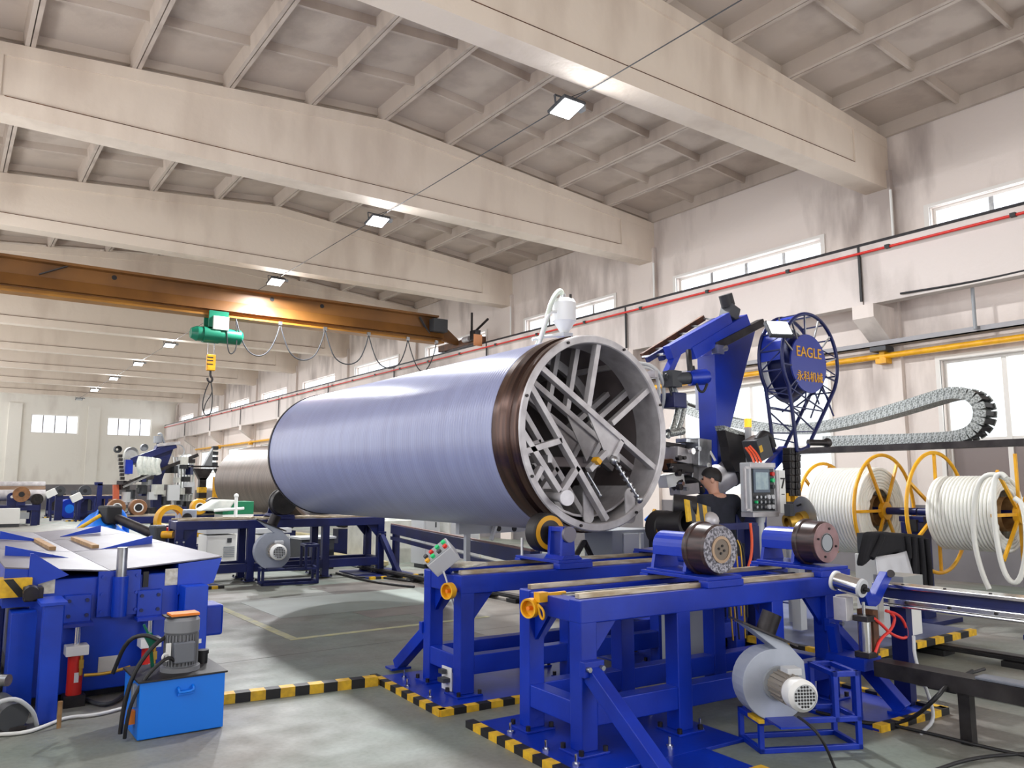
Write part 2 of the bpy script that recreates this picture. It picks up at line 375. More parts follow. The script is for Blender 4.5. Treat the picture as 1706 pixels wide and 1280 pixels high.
for a, b in BW:
    window(0, 'y', YB+0.1, a, b, bz0, bz1, 4, (), ('glass', 'steel', None))
    area('daylight_end_window', ((a+b)/2, YB+0.42, (bz0+bz1)/2), (math.radians(-90), 0, 0), b-a, bz1-bz0, 60, SKY_C)

# wall columns with corbels under the crane runway
for k in range(11):
    y = 1.6 + 6*k if k < 10 else YB - 0.3
    cm = MB().box((XW-0.1, y-0.27, 0), (XW+0.01, y+0.27, 7.4))
    cm.prism([(XW-0.09, y-0.2, 4.05), (XW-0.09, y-0.2, 4.79), (XW-0.80, y-0.2, 4.79), (XW-0.80, y-0.2, 4.55)], (0, 0.4, 0))
    o = struct(cm.build('wall_column', 'plaster'))
# concrete crane runway beams, one per bay, with a black joint between them
for k in range(-1, 10):
    y0 = 1.6 + 6*k
    p = [(XW-0.5, 0, 5.85), (XW-0.82, 0, 5.85), (XW-0.82, 0, 5.70), (XW-0.76, 0, 5.66), (XW-0.76, 0, 4.79), (XW-0.52, 0, 4.79), (XW-0.52, 0, 5.66), (XW-0.42, 0, 5.70), (XW-0.42, 0, 5.85)]
    rb = struct(MB().prism([(q[0], y0+0.012, q[2]) for q in p][1:], (0, 5.976, 0)).build('runway_beam', 'runway_paint'))
    if k >= 0: struct(MB().box((XW-0.835, y0-0.02, 4.85), (XW-0.80, y0+0.02, 5.855)).build('trim_%d' % (30+k), 'black'))
struct(MB().box((XW-0.84, YF, 5.85), (XW-0.60, YB-0.2, 5.895)).build('trim_50', mat('crane_rail', (30, 27, 30), 0.6, 0.2)))
# roof beams: I girders with end blocks, flat underside and pitched top
XR = 6.6
def ztop(x): return 8.05 + (8.68 - 8.05)*(1 - abs(x - XR)/(XW - XR))
def roof_beam(y):
    b = MB()
    def loft(xs_, wid, zb, zt):
        for xa, xb in zip(xs_[:-1], xs_[1:]):
            b.add([(xa,y-wid,zb(xa)),(xb,y-wid,zb(xb)),(xb,y+wid,zb(xb)),(xa,y+wid,zb(xa)),(xa,y-wid,zt(xa)),(xb,y-wid,zt(xb)),(xb,y+wid,zt(xb)),(xa,y+wid,zt(xa))],
                  [(0,3,2,1),(4,5,6,7),(0,1,5,4),(1,2,6,5),(2,3,7,6),(3,0,4,7)])
    ends = [(XL, 0.35), (12.9, XW)]
    loft([XL, XW], 0.21, lambda x: 7.05, lambda x: 7.31)
    loft([0.35, XR, 12.9], 0.175, lambda x: 7.3, lambda x: ztop(x)-0.2)
    loft([XL, XR, XW], 0.21, lambda x: ztop(x)-0.2, ztop)
    for e in ends: loft(list(e), 0.205, lambda x: 7.3, lambda x: ztop(x)-0.19)
    o = struct(b.build('roof_beam', 'beam_paint'))
    struct(MB().box((0.4, y-0.214, 7.306), (12.85, y-0.172, 7.318)).build('trim_%d' % (60+int(y)), 'rust'))
    return o
for y in BEAM_Y: roof_beam(y)
# ribbed roof slabs, one object per precast slab
ceil = thing('ceiling', None, None, (0, 0, 0), kind='structure')
sl_w = (XW - XR)/5; ang = math.atan((8.68-8.05)/(XW-XR)); Lb = 5.96
sm_ = MB(); wv = sl_w - 0.012
sm_.box((0, 0, 0.26), (wv, Lb, 0.31))
for x in (0, wv-0.07): sm_.prism([(x, 0, 0.27), (x+0.07, 0, 0.27), (x+0.06 if x == 0 else x+0.07, 0, 0), (x if x == 0 else x+0.01, 0, 0)], (0, Lb, 0))
for j in range(5):
    y = (Lb-0.07)*j/4; sm_.prism([(0.05, y-0.015 if 0 < j < 4 else y, 0.265), (0.05, y+0.085 if 0 < j < 4 else y+0.07, 0.265), (0.05, y+0.06, 0.12), (0.05, y+0.01, 0.12)], (wv-0.1, 0, 0))
slab0 = sm_.build('roof_slab', 'slab_paint', ceil)
first = True
for k in range(-1, 10):
    yy = 1.6 + 6*k + 0.02
    for i in range(10):
        x = XR - 5*sl_w + i*sl_w
        if x < XL - 0.2: x_ = x
        o = slab0 if first else clone(slab0, parent=ceil); first = False
        if i < 5: o.location = (x, yy, 8.05 + (x - (XR-5*sl_w))*math.tan(ang) + 0.004); o.rotation_euler = (0, -ang, 0)
        else: o.location = (x, yy, 8.68 - (x - XR)*math.tan(ang) + 0.004); o.rotation_euler = (0, ang, 0)
struct(MB().box((XL-0.3, YF, 8.1), (XL+0.02, YB, 8.9)).box((XW-0.02, YF, 8.32), (XW+0.28, YB, 8.9)).build('trim_90', 'slab_paint'))

# pipes and trays along the right wall
def pipe_thing(name, label, cat, path, r, m, group=None, n=8, smooth=0, kind=None):
    p0 = V(path[0]); o = MB().tube(path, r, n, smooth=smooth).build(name, m, origin=p0); return tag(o, label, cat, group, kind)
t = thing('fire_pipe', 'thin red pipe clipped along the face of the concrete crane runway', 'pipe', (XW-0.86, 10, 5.70))
MB().cyl((XW-0.86, YF+0.5, 5.715), (XW-0.86, YB-0.3, 5.715), 0.024, n=8).build('pipe_run', 'red', t)
for k in range(26): MB().box((XW-0.90, 1.0+2.0*k, 5.69), (XW-0.82, 1.08+2.0*k, 5.75)).build('clip', 'black', t)
t = thing('gas_pipe', 'yellow pipe running along the white wall on brackets', 'pipe', (XW-0.2, 10, 3.8))
MB().cyl((XW-0.2, YF+0.5, 3.92), (XW-0.2, 55, 3.92), 0.055, n=10).build('pipe_run', 'yellow', t)
for k in range(9): MB().box((XW-0.3, 1.5+6*k, 3.78), (XW-0.1, 1.7+6*k, 3.87)).box((XW-0.25, 1.55+6*k, 3.87), (XW-0.09, 1.65+6*k, 4.0)).build('bracket', 'yellow', t)
t = thing('cable_tray', 'grey metal cable tray running under the corbels above the yellow pipe', 'cable tray', (XW-0.3, 10, 4.1))
MB().box((XW-0.36, YF+0.5, 4.08), (XW-0.12, 26, 4.1)).box((XW-0.36, YF+0.5, 4.08), (XW-0.34, 26, 4.18)).build('tray', mat('tray', (140, 138, 140), 0.5, 0.3), t)
for k in range(5): MB().box((XW-0.38, 1.45+6*k, 4.0), (XW-0.1, 1.75+6*k, 4.08)).build('bracket', 'dark_grey', t)
# thin black cables strung over the wall
pipe_thing('wall_cable', 'thin black cable strung below the concrete runway at the picture edge', 'cable', [(13.2, 6.9, 4.86), (13.25, 5.5, 4.82), (13.25, 4.0, 4.9), (13.25, 1.0, 5.0)], 0.018, 'black', smooth=2)
pipe_thing('wall_conduit', 'slim grey conduit dropping from the runway beam at the picture edge', 'conduit', [(XW-0.42, 5.9, 4.9), (XW-0.42, 5.9, 4.12)], 0.03, 'grey')
for y_ in (7.35, 13.35, 19.35): pipe_thing('drop_pipe', {7.35: 'thin white pipe down the wall pillar of the first roof beam', 13.35: 'thin white pipe down the wall pillar of the second roof beam', 19.35: 'thin white pipe down the wall pillar of the third roof beam'}[y_], 'pipe', [(XW-0.12, y_-0.03, 7.0), (XW-0.12, y_-0.03, 6.0)], 0.025, 'white')

# hall lamps on a long cable
LAMP_X = 6.95
LPOS = [8.3, 14.36, 20.4, 26.4, 32.35, 38.2, 44.3, 50.4, 56.4]
ordw = ['hall lamp under the nearest roof beam', 'second hall lamp, under the next roof beam', 'third hall lamp, just in front of the crane bridge', 'hall lamp hidden behind the crane bridge',
        'first hall lamp beyond the crane bridge', 'second hall lamp beyond the crane bridge', 'third hall lamp beyond the crane bridge', 'fourth hall lamp beyond the crane bridge', 'unlit last hall lamp before the far wall']
lamp0 = None
for i, y in enumerate(LPOS):
    if i == 0:
        t = thing('flood_lamp', 'square white LED ' + ordw[0], 'lamp', (LAMP_X, y, 7.0), 'hall lamps in a row')
        R = Matrix.Rotation(math.radians(-14), 3, 'X')
        c = V((LAMP_X, y, 6.98))
        MB().obox(c, (0.40, 0.40, 0.05), R).build('housing', 'dark_grey', t, 0.008)
        MB().obox(c - R @ V((0, 0, 0.028)), (0.35, 0.35, 0.01), R).build('diffuser', 'lamp_glass', t)
        y_ = MB()
        y_.bar(c + V((0.2, 0, 0)), c + V((0.22, 0, 0.13)), 0.012, 0.03).bar(c + V((-0.2, 0, 0)), c + V((-0.22, 0, 0.13)), 0.012, 0.03).bar(c + V((-0.22, 0, 0.13)), c + V((0.22, 0, 0.13)), 0.03, 0.012)
        y_.build('yoke', 'dark_grey', t)
        MB().cyl(c + V((0, 0, 0.13)), c + V((0.0, -0.42, 0.07)), 0.006, n=6).build('hanger', 'black', t)
        MB().box(c + V((0.24, -0.05, 0.02)), c + V((0.32, 0.05, 0.09))).build('driver_box', 'grey', t)
        lamp0 = t
    elif i != 3:
        t = copy_tree(lamp0); t.location = (LAMP_X, y, 7.0); t['label'] = ('white LED ' if i < 8 else '') + ordw[i]
        if i == 8:
            for ch in t.children:
                if ch.name.startswith('diffuser'): ch.data = ch.data.copy(); ch.data.materials[0] = M['light_grey']
    if i < 8 and i != 3: area('lamp_light', (LAMP_X, y - 0.02, 6.93), (math.radians(-14), 0, 0), 0.34, 0.34, 430, (0.97, 0.98, 1.0))
pipe_thing('lamp_cable', 'thin dark cable strung from lamp to lamp along the roof', 'cable', [(LAMP_X+0.1, -2, 7.036)] + [(LAMP_X, y, 7.036) for y in (8.0, 14.06, 20.1, 26.1, 38.0, 56.1)], 0.008, 'dark_grey', n=6)
# ================================================================== THE PIPE ON ITS WINDING DRUM
PX, PZ, PY0, PY1 = 5.03, 2.093, 5.60, 12.0
pipe = MB().lathe((PX, PY0+0.40, PZ), (0, 1, 0), [(0, 0.905), (0, 0.940), (PY1-PY0-0.40, 0.940), (PY1-PY0-0.40, 0.905)], 96).build('plastic_pipe', 'pipe_plastic', origin=(PX, PY0+0.40, PZ))
tag(pipe, 'huge lavender blue plastic pipe wound on a steel drum', 'pipe')
dr = thing('winding_drum', 'steel winding drum with a braced open end inside the lavender pipe', 'drum', (PX, PY0, PZ-0.93))
MB().lathe((PX, PY0, PZ), (0, 1, 0), [(0.0, 0.925), (0.03, 0.932), (0.10, 0.932), (0.11, 0.918), (0.15, 0.918), (0.17, 0.945), (0.28, 0.952), (0.30, 0.94), (0.395, 0.94), (0.395, 0.90)], 96).build('wear_band', 'mandrel_steel', dr)
MB().lathe((PX, PY0, PZ), (0, 1, 0), [(0.3, 0.898), (6.45, 0.898), (6.45, 0.93), (6.41, 0.945), (6.405, 0.9)], 96).build('shell', 'drum_inside', dr)
MB().lathe((PX, PY0, PZ), (0, 1, 0), [(0.31, 0.896), (6.40, 0.896)], 96).build('lining', 'drum_inside', dr)
for y in (6.55, 8.2, 10.0, 11.6): MB().lathe((PX, y, PZ), (0, 1, 0), [(0, 0.897), (0, 0.80), (0.06, 0.80), (0.06, 0.897)], 64).build('inner_ring', 'silver_paint', dr)
MB().lathe((PX, PY0, PZ), (0, 1, 0), [(0.02, 0.928), (0.0, 0.925), (-0.012, 0.915), (-0.012, 0.858), (0.0, 0.85), (0.34, 0.85), (0.34, 0.897)], 96).build('end_ring', 'silver_paint', dr)
def e2(x, y, Y): return at(840 + x/3.557, 540 + y/3.557, Y=Y)
SP = [((195, 245), (885, 855)), ((135, 345), (600, 1160)), ((550, 115), (490, 490)), ((860, 378), (630, 590)), ((88, 765), (330, 690)), ((88, 620), (320, 990)), ((430, 850), (335, 1000)), ((690, 690), (640, 790)), ((600, 760), (500, 865)), ((215, 850), (160, 950))]
for j, y in enumerate((5.66, 5.97, 6.28, 8.6)):
    for i, (a, b) in enumerate(SP):
        if j and i in (8,): continue
        p, q = e2(*a, 5.66), e2(*b, 5.66); p.y = q.y = y
        MB().bar(p, q, 0.055, 0.07, up=(0, 1, 0)).build('brace_bar', 'silver_paint', dr, 0.003)
    if j < 3:
        tri = [e2(*p, 5.66) for p in ((488, 520), (680, 680), (612, 810))]
        for p in tri: p.y = y - 0.01
        MB().prism(tri, (0, 0.012, 0)).build('gusset_plate', 'silver_paint', dr)
MB().lathe((PX, PY0, PZ), (0, 1, 0), [(6.402, 0.90), (6.402, 0.952), (6.45, 0.952), (6.45, 0.90)], 72).build('far_rim', 'dark_steel', dr)
# longitudinal members inside the drum
for a in ((200, 275), (700, 240), (240, 800), (640, 800), (870, 300), (300, 1000)):
    p = e2(*a, 5.8); MB().bar((p.x, 5.72, p.z), (p.x, 11.5, p.z), 0.05, 0.07).build('long_member', 'silver_paint', dr)
p = e2(420, 790, 6.2); MB().box((p.x-0.28, 6.2, p.z-0.10), (p.x+0.35, 10.5, p.z+0.0)).build('centre_beam', 'drum_inside', dr, 0.01)
# scraper fittings in the bottom of the drum
for a in (0, 1):
    c = e2((500, 705)[a], 1075, 5.72 + 0.0*a); ou = []
    for k in range(20):
        t_ = 2*PI*k/20; ou.append((c.x + 0.065*math.cos(t_) + 0.0, c.y - 0.1*a, c.z + (0.11 if math.sin(t_) > 0 else -0.11) + 0.06*math.sin(t_)))
    MB().prism(ou, (0, 0.015, 0)).build('paddle_plate', 'silver_paint', dr)
pl = MB()
for k in range(10):
    a0, a1 = math.radians(-130 + 9*k), math.radians(-130 + 9*(k+1))
    pl.prism([(PX+0.80*math.cos(a0), 5.75, PZ+0.80*math.sin(a0)), (PX+0.80*math.cos(a1), 5.75, PZ+0.80*math.sin(a1)), (PX+0.78*math.cos(a1), 5.75, PZ+0.78*math.sin(a1)), (PX+0.78*math.cos(a0), 5.75, PZ+0.78*math.sin(a0))], (0, 0.9, 0))
pl.build('bottom_plate', 'silver_paint', dr)
p, q = e2(230, 1020, 5.9), e2(365, 1030, 5.45); MB().cyl(p, q, 0.04, n=20).cyl(q, q + (q-p).normalized()*0.03, 0.07, n=24).build('roller_stub', 'silver_paint', dr)
lk = MB(); p, q = e2(650, 808, 5.6), e2(800, 1040, 5.5)
lk.cyl(p, q, 0.014, n=10)
for k in range(7): lk.cyl(p.lerp(q, k/7+0.02), p.lerp(q, k/7+0.07), 0.03, n=12)
lk.sph(p, 0.045, 10).sph(q, 0.04, 10)
lk.build('turnbuckle', 'steel', dr)
p, q = e2(490, 880, 5.65), e2(570, 1015, 5.62); MB().cyl(p, q, 0.012, n=10).sph(q, 0.02, 8).build('tie_rod', 'steel', dr)
c = e2(548, 812, 5.61); MB().obox(c, (0.06, 0.08, 0.045), Matrix.Rotation(math.radians(40), 3, 'Y')).build('clamp', 'yellow', dr)
MB().tube([e2(110+6*k + (8 if k % 2 else -8), 800 + (30 if k % 2 else 0) + 3*k, 6.1) for k in range(12)], 0.016, 6, smooth=1).build('coiled_hose', 'rubber', dr)
for k in range(7): 
    a = math.radians(20 + 47*k); MB().cyl((PX+0.893*math.cos(a), PY0-0.011, PZ+0.893*math.sin(a)), (PX+0.893*math.cos(a), PY0-0.03, PZ+0.893*math.sin(a)), 0.014, n=8).build('bolt', 'dark_steel', dr)

# ================================================================== ROLLER FRAMES
def rect_stripes(parent, x0, y0, x1, y1, sides, z=0.0, step=0.1, h=0.045):
    """alternating yellow and black blocks wrapped round plate edges; each block is a piece of its plate"""
    for s in sides:
        L = (x1-x0) if s in 'NS' else (y1-y0); n = max(2, int(round(L/step))); d = L/n
        for i in range(n):
            m = 'hazard_yellow' if i % 2 == 0 else 'black'
            a, b = i*d, (i+1)*d
            if s == 'S': bx = ((x0+a, y0-0.012, z), (x0+b, y0+0.05, z+h))
            if s == 'N': bx = ((x0+a, y1-0.05, z), (x0+b, y1+0.012, z+h))
            if s == 'W': bx = ((x0-0.012, y0+a, z), (x0+0.05, y0+b, z+h))
            if s == 'E': bx = ((x1-0.05, y0+a, z), (x1+0.012, y0+b, z+h))
            MB().box(*bx).build('hazard_stripe', m, parent)
def anchor(parent, x, y, z=0.03):
    MB().cyl((x, y, z), (x, y, z+0.012), 0.024, n=6).cyl((x, y, z+0.012), (x, y, z+0.06), 0.009, n=8).build('anchor_bolt', 'chrome', parent)
def nut(parent, x, y, z=0.035):
    MB().cyl((x, y, z), (x, y, z+0.03), 0.017, n=6).build('bolt', 'dark_steel', parent)
def roller_frame(label, loc, rot, L, W, H, cols, plates, braces, m='blue', t=0.12, rails=True):
    f = thing('roller_stand', label, 'steel stand', group='blue roller stands')
    lz0, lz1 = 0.17, 0.31
    for x in cols:
        for y in (0, W-t):
            MB().box((x, y, 0.035), (x+t, y+t, H-0.13)).build('post', m, f, 0.006)
            MB().box((x-0.05, y-0.05, 0.022), (x+t+0.05, y+t+0.05, 0.036)).build('foot_plate', m, f, 0.003)
            for dx, dy in ((-0.03, -0.03), (t+0.03, -0.03), (t+0.03, t+0.03), (-0.03, t+0.03)): nut(f, x+dx, y+dy)
    for y in (0, W-t):
        MB().box((-0.002, y-0.001, H-0.14), (L+0.002, y+t+0.001, H)).build('top_beam', m, f, 0.008)
        for a, b in zip(cols[:-1], cols[1:]):
            MB().box((a+t, y+0.005, lz0), (b, y+t-0.005, lz1)).build('lower_beam', m, f, 0.006)
            for xx, s in [g for g in ((a+t, 1), (b, -1)) if (a == cols[0] and g[1] == 1) or (b == cols[-1] and g[1] == -1)]: MB().prism([(xx, y+0.045, H-0.14), (xx+s*0.19, y+0.045, H-0.14), (xx, y+0.045, H-0.36)], (0, 0.03, 0)).build('gusset', m, f)
    for x in (cols[0], cols[-1]):
        MB().box((x+0.005, t, H-0.14), (x+t-0.005, W-t, H-0.01)).build('cross_beam', m, f, 0.006)
        MB().box((x+0.005, t, lz0), (x+t-0.005, W-t, lz1)).build('cross_beam', m, f, 0.006)
        for yy, s in ((W-t, -1),): MB().prism([(x+0.045, yy, H-0.14), (x+0.045, yy+s*0.16, H-0.14), (x+0.045, yy, H-0.32)], (0.03, 0, 0)).build('gusset', m, f)
    MB().box((cols[0]+t, t+0.02, H-0.09), (L-t, W-t-0.02, H-0.06)).build('tray_plate', m, f)
    if rails:
        for y in (0.055, W-0.10): MB().box((0.03, y, H), (L-0.05, y+0.045, H+0.032)).build('slide_rail', 'rail_steel', f, 0.003)
        MB().cyl((0.1, W/2, H-0.02), (L-0.2, W/2, H-0.02), 0.022, n=12).build('lead_screw', 'steel', f)
    for (x0, y0, x1, y1, sides, bolts) in plates:
        bp = MB().box((x0, y0, 0.0), (x1, y1, 0.022)).build('base_plate', m, f, 0.003)
        rect_stripes(bp, x0, y0, x1, y1, sides)
        for bx, by in bolts: anchor(bp, bx, by, 0.022)
    for (px, py, pz, qx, qy, qz) in braces:
        b = MB().bar((px, py, pz), (qx, qy, qz), 0.10, 0.085, up=(1, 0, 0)).build('brace', m, f, 0.005)
        dy = -1 if qy < py else 1
        MB().box((px-0.075, py, pz-0.03), (px+0.075, py+dy*0.05, pz+0.06)).build('bracket', m, b, 0.004)
        for dx in (-0.05, 0.05): MB().cyl((px+dx, py+dy*0.05, pz+0.02), (px+dx, py+dy*0.075, pz+0.02), 0.016, n=6).build('bolt', 'steel', b)
        MB().box((qx-0.09, qy-0.07, 0.022), (qx+0.09, qy+0.07, 0.04)).build('foot', m, b)
    f.location = loc; f.rotation_euler = (0, 0, math.radians(rot))
    return f
ROT = -3.5
f1 = roller_frame('nearest blue steel roller frame, with two heavy wheels on its rails', (3.19, 3.72, 0), ROT, 2.58, 0.68, 0.91, [0, 0.78, 1.70, 2.30],
    [(-0.26, -0.28, 1.06, 0.92, 'W', [(-0.12, 0.2), (-0.12, 0.6), (-0.12, -0.1), (0.55, -0.15), (0.98, 0.02), (0.98, 0.5)]), (1.95, -0.62, 2.75, 0.9, 'ES', [(2.65, -0.2), (2.65, 0.4)]), (0.2, -0.75, 0.72, -0.28, 'S', [])],
    [(0.06, 0.0, 0.50, 0.10, -0.60, 0.05), (2.34, 0.0, 0.55, 2.42, -0.5, 0.05)])
f2 = roller_frame('blue steel roller frame under the near end of the lavender pipe', (3.30, 5.24, 0), ROT, 3.1, 0.64, 0.91, [0, 1.0, 2.0, 2.98],
    [(-0.32, -0.30, 1.3, 0.95, 'WS', [(-0.2, 0.1), (-0.2, 0.5), (-0.1, 0.78), (0.5, -0.16)]), (1.8, -0.3, 3.12, 0.9, 'S', [])],
    [(0.06, 0.64, 0.42, 0.0, 1.12, 0.05)])
f3 = roller_frame('distant blue roller frame beyond the far end of the lavender pipe', (3.14, 13.45, 0), ROT, 3.55, 0.72, 1.02, [0, 1.12, 2.4, 3.43],
    [(-0.1, -0.55, 0.65, 0.8, 'S', []), (3.0, -0.7, 4.0, 0.8, 'S', [])],
    [(0.06, 0.0, 0.68, 0.22, -0.42, 0.05), (3.49, 0.0, 0.7, 3.6, -0.55, 0.05)], m='navy')

# ------------------------------------------------------------------ roller carriages
def carriage(label, loc, rot, style, r=0.175, W=0.66, wy=0.03, wx=0.17, axz=0.235, disc=False, flip=False, m='blue'):
    c = thing('roller_carriage', label, 'roller')
    MB().box((0, 0, 0.034), (0.34, W, 0.058)).build('slide_plate', m, c, 0.003)
    MB().box((-0.002, -0.015, -0.012), (0.342, 0.075, 0.034)).build('front_shoe', m, c, 0.004)
    MB().box((-0.002, W-0.075, -0.012), (0.342, W+0.012, 0.034)).build('rear_shoe', m, c, 0.004)
    if not disc:
        # overhung wheel at the near edge, bearing housing behind it
        h0, h1 = wy + 0.21, W - 0.06
        prof = []
        hb = MB()
        for k in range(13):
            a = PI*k/12; prof.append((wx - 0.105*math.cos(a)*-1, h0, axz + 0.105*math.sin(a)))
        hb.prism([(wx+0.105, h0, 0.17)] + prof + [(wx-0.105, h0, 0.17)], (0, h1-h0, 0))
        hb.build('bearing_housing', m, c, 0.004)
        for yy in (h0, h1-0.03): MB().prism([(wx-0.105, yy, 0.17), (wx+0.105, yy, 0.17), (wx+0.13, yy, 0.058), (wx-0.13, yy, 0.058)], (0, 0.03, 0)).build('pedestal', m, c)
        MB().box((wx-0.15, h0-0.01, 0.058), (wx+0.15, h1+0.02, 0.075)).build('pedestal_base', m, c, 0.003)
        w0, w1 = wy, wy + 0.19
        o = V((wx, w0, axz))
        wh = MB().lathe(o, (0, 1, 0), [(0.012, r-0.055), (0, r-0.05), (0, r-0.012), (0.02, r-0.004), (0.15, r), (0.155, r+0.012), (0.185, r+0.012), (0.19, r-0.02), (0.19, 0.05)], 40).build('wheel', 'worn_tyre', c)
        face = {'crust': 'crust', 'pink': 'pink_hub'}[style]
        MB().lathe(o, (0, 1, 0), [(-0.006, 0.06), (-0.006, r-0.014), (0.012, r-0.012)], 40).build('wheel_face', face, wh)
        MB().lathe(o, (0, 1, 0), [(0.0, 0.092), (-0.014, 0.092), (-0.014, 0.072), (0, 0.072)] if style == 'crust' else [(0, 0.07), (-0.012, 0.07), (-0.012, 0.064), (0, 0.064)], 32).build('hub_ring', 'copper_ring' if style == 'crust' else 'dark_steel', wh)
        MB().lathe(o, (0, 1, 0), [(-0.009, 0.0005), (-0.009, 0.074)], 32).build('hub_plate', 'plate_brown' if style == 'crust' else 'grey', wh)
        for k in range(4):
            a = PI/4 + PI/2*k + 0.5; d = 0.026 if style == 'crust' else 0.11
            MB().cyl(o + V((d*math.cos(a), -0.007, d*math.sin(a))), o + V((d*math.cos(a), -0.016, d*math.sin(a))), 0.009, n=8).build('hub_bolt', 'dark_steel', wh)
    else:
        # wheel at the far side between stands, round shaft plate facing the near edge
        o = V((wx, 0.32, axz))
        wh = MB().lathe(o, (0, 1, 0), [(0.0, 0.05), (0, r-0.01), (0.012, r), (0.14, r), (0.15, r-0.01), (0.15, 0.05)], 40).build('wheel', 'rubber', c)
        MB().lathe(o, (0, 1, 0), [(-0.004, r-0.062), (-0.004, r-0.02), (0.01, r-0.018)], 40).build('yellow_band', 'yellow', wh)
        MB().lathe(o, (0, 1, 0), [(-0.006, 0.0005), (-0.006, r-0.06)], 32).build('hub_plate', 'dark_steel', wh)
        for yy in (0.06, 0.24): MB().prism([(wx-0.065, yy, 0.058), (wx+0.075, yy, 0.058), (wx+0.06, yy, axz+0.06), (wx-0.05, yy, axz+0.06)], (0, 0.035, 0)).build('pedestal', m, c, 0.003)
        MB().box((wx-0.045, 0.09, axz+0.02), (wx+0.05, 0.25, axz+0.06)).build('bearing_housing', m, c, 0.005)
        MB().prism([(wx-0.09, 0.03, 0.058), (wx+0.13, 0.03, 0.058), (wx+0.09, 0.03, 0.09), (wx-0.06, 0.03, 0.09)], (0, 0.26, 0)).build('pedestal_base', m, c, 0.003)
        MB().cyl((wx, 0.03, axz), (wx, 0.06, axz), 0.066, n=28).build('shaft_plate', mat('shaft_grey', (122, 118, 126), 0.5, 0.5) if 'shaft_grey' not in M else 'shaft_grey', c)
        MB().cyl((0.03, 0.60, 0.058), (0.03, 0.60, 0.21), 0.011, n=10).build('stop_pin', 'white', c)
    c.location = loc; c.rotation_euler = (0, 0, math.radians(rot))
    return c
def on_frame(f, x, y, z):
    a = f.rotation_euler.z; return (f.location.x + x*math.cos(a) - y*math.sin(a), f.location.y + x*math.sin(a) + y*math.cos(a), z)
HZ = 0.91 + 0.012
carriage('heavy wheel with a crusted grey face on the nearest frame', on_frame(f1, 1.06, 0.0, HZ), ROT, 'crust')
carriage('brown wheel with a pinkish hub face on the nearest frame', on_frame(f1, 2.25, 0.0, HZ), ROT, 'pink', r=0.165, wy=0.06)
carriage('black wheel with a yellow band carrying the near end of the lavender pipe', on_frame(f2, 0.9, -0.02, HZ), ROT, 'crust', r=0.168, disc=True, wx=0.14, axz=0.265)
carriage('black wheel at the hidden side under the lavender pipe', on_frame(f2, 2.28, -0.02, HZ), ROT, 'crust', r=0.168, disc=True, wx=0.14, axz=0.265)
cb = carriage('big black wheel on the distant frame beside the far end of the pipe', on_frame(f3, 1.55, 0.0, 1.032), ROT, 'pink', r=0.22, W=0.7, axz=0.27, m='navy')
for ch in cb.children:
    for g in [ch] + list(ch.children):
        if g.type == 'MESH' and g.name.split('.')[0] in ('wheel', 'wheel_face', 'hub_plate', 'hub_ring'): g.data.materials[0] = M['rubber']
# ================================================================== WINDING MACHINE (right of the pipe)
def A(x, y, Y): return at(x, y, Y=Y)
# floor tracks
for X, lab in ((6.6, 'black toothed floor track, nearer to the pipe frames'), (7.9, 'black toothed floor track, nearer to the hose reels')):
    t = thing('floor_track', lab, 'rail', (X, 6, 0), 'floor tracks of the winding machine')
    MB().box((X-0.06, -3, 0.05), (X+0.06, 14, 0.10)).build('rail', 'dark_steel', t)
    MB().box((X-0.085, -3, 0.06), (X-0.06, 14, 0.085)).build('rack', 'black', t)
    for k in range(22): MB().box((X-0.11, -2.6+0.72*k, 0.0), (X+0.11, -2.38+0.72*k, 0.05)).build('pad', 'black', t)
# platform of the winder, set on the tracks
wp = thing('winder_platform', 'grey blue platform with yellow and black edges under the winding machine', 'platform', (7.4, 6.4, 0.1))
bp = MB().box((6.45, 3.95, 0.103), (8.6, 8.6, 0.15)).build('deck', mat('deck_blue', (96, 104, 140), 0.5, rgb2=(76, 84, 120), scale=3), wp)
rect_stripes(bp, 6.45, 3.95, 8.6, 8.6, 'SW', z=0.1, step=0.16, h=0.058)
PD = 0.15
wt = thing('winder_tower', 'blue winding machine tower with a tapered plate and slanted arms', 'machine', (7.3, 6.1, PD))
# tapered tower: bent plate box
pts = [(1190, 590), (1262, 538), (1207, 752), (1207, 880), (1190, 880)]
pg = [A(x, y, 6.0) for x, y in pts]; pg[3] = V((pg[2].x+0.05, 6.0, PD)); pg[4] = V((pg[0].x, 6.0, PD)); pg.insert(4, V((pg[2].x+0.05, 6.0, PD))); pg = [pg[0], pg[1], pg[2], V((pg[2].x, 6.0, PD)), V((pg[0].x, 6.0, PD))]
MB().prism(pg, (0, 0.26, 0)).build('column', 'blue', wt, 0.006)
MB().box((6.95, 5.75, PD), (7.75, 6.6, 0.30)).build('column_base', 'blue', wt, 0.006)
def beam(n, p, q, Y, wd, h, m='blue', Y2=None):
    MB().bar(A(*p, Y), A(*q, Y2 or Y), wd, h).build(n, m, wt, 0.005)
beam('slanted_arm', (1113, 588), (1213, 532), 5.85, 0.10, 0.15)
beam('slanted_arm', (1150, 590), (1241, 534), 5.85, 0.12, 0.14)
beam('slanted_arm', (1190, 578), (1268, 538), 5.82, 0.10, 0.09, 'dark_steel')
beam('slanted_arm', (1100, 596), (1200, 536), 6.25, 0.08, 0.08, 'navy')
beam('gangway_edge', (1070, 594), (1172, 530), 6.35, 0.05, 0.07, 'rust')
beam('gangway_edge', (1078, 600), (1190, 534), 6.1, 0.05, 0.06, 'navy')
for k in range(6):
    f_ = k/5; p, q = A(1072+100*f_, 595-64*f_, 6.35), A(1108+100*f_, 590-57*f_, 5.95); MB().bar(p, q, 0.05, 0.02).build('rung', 'steel', wt)
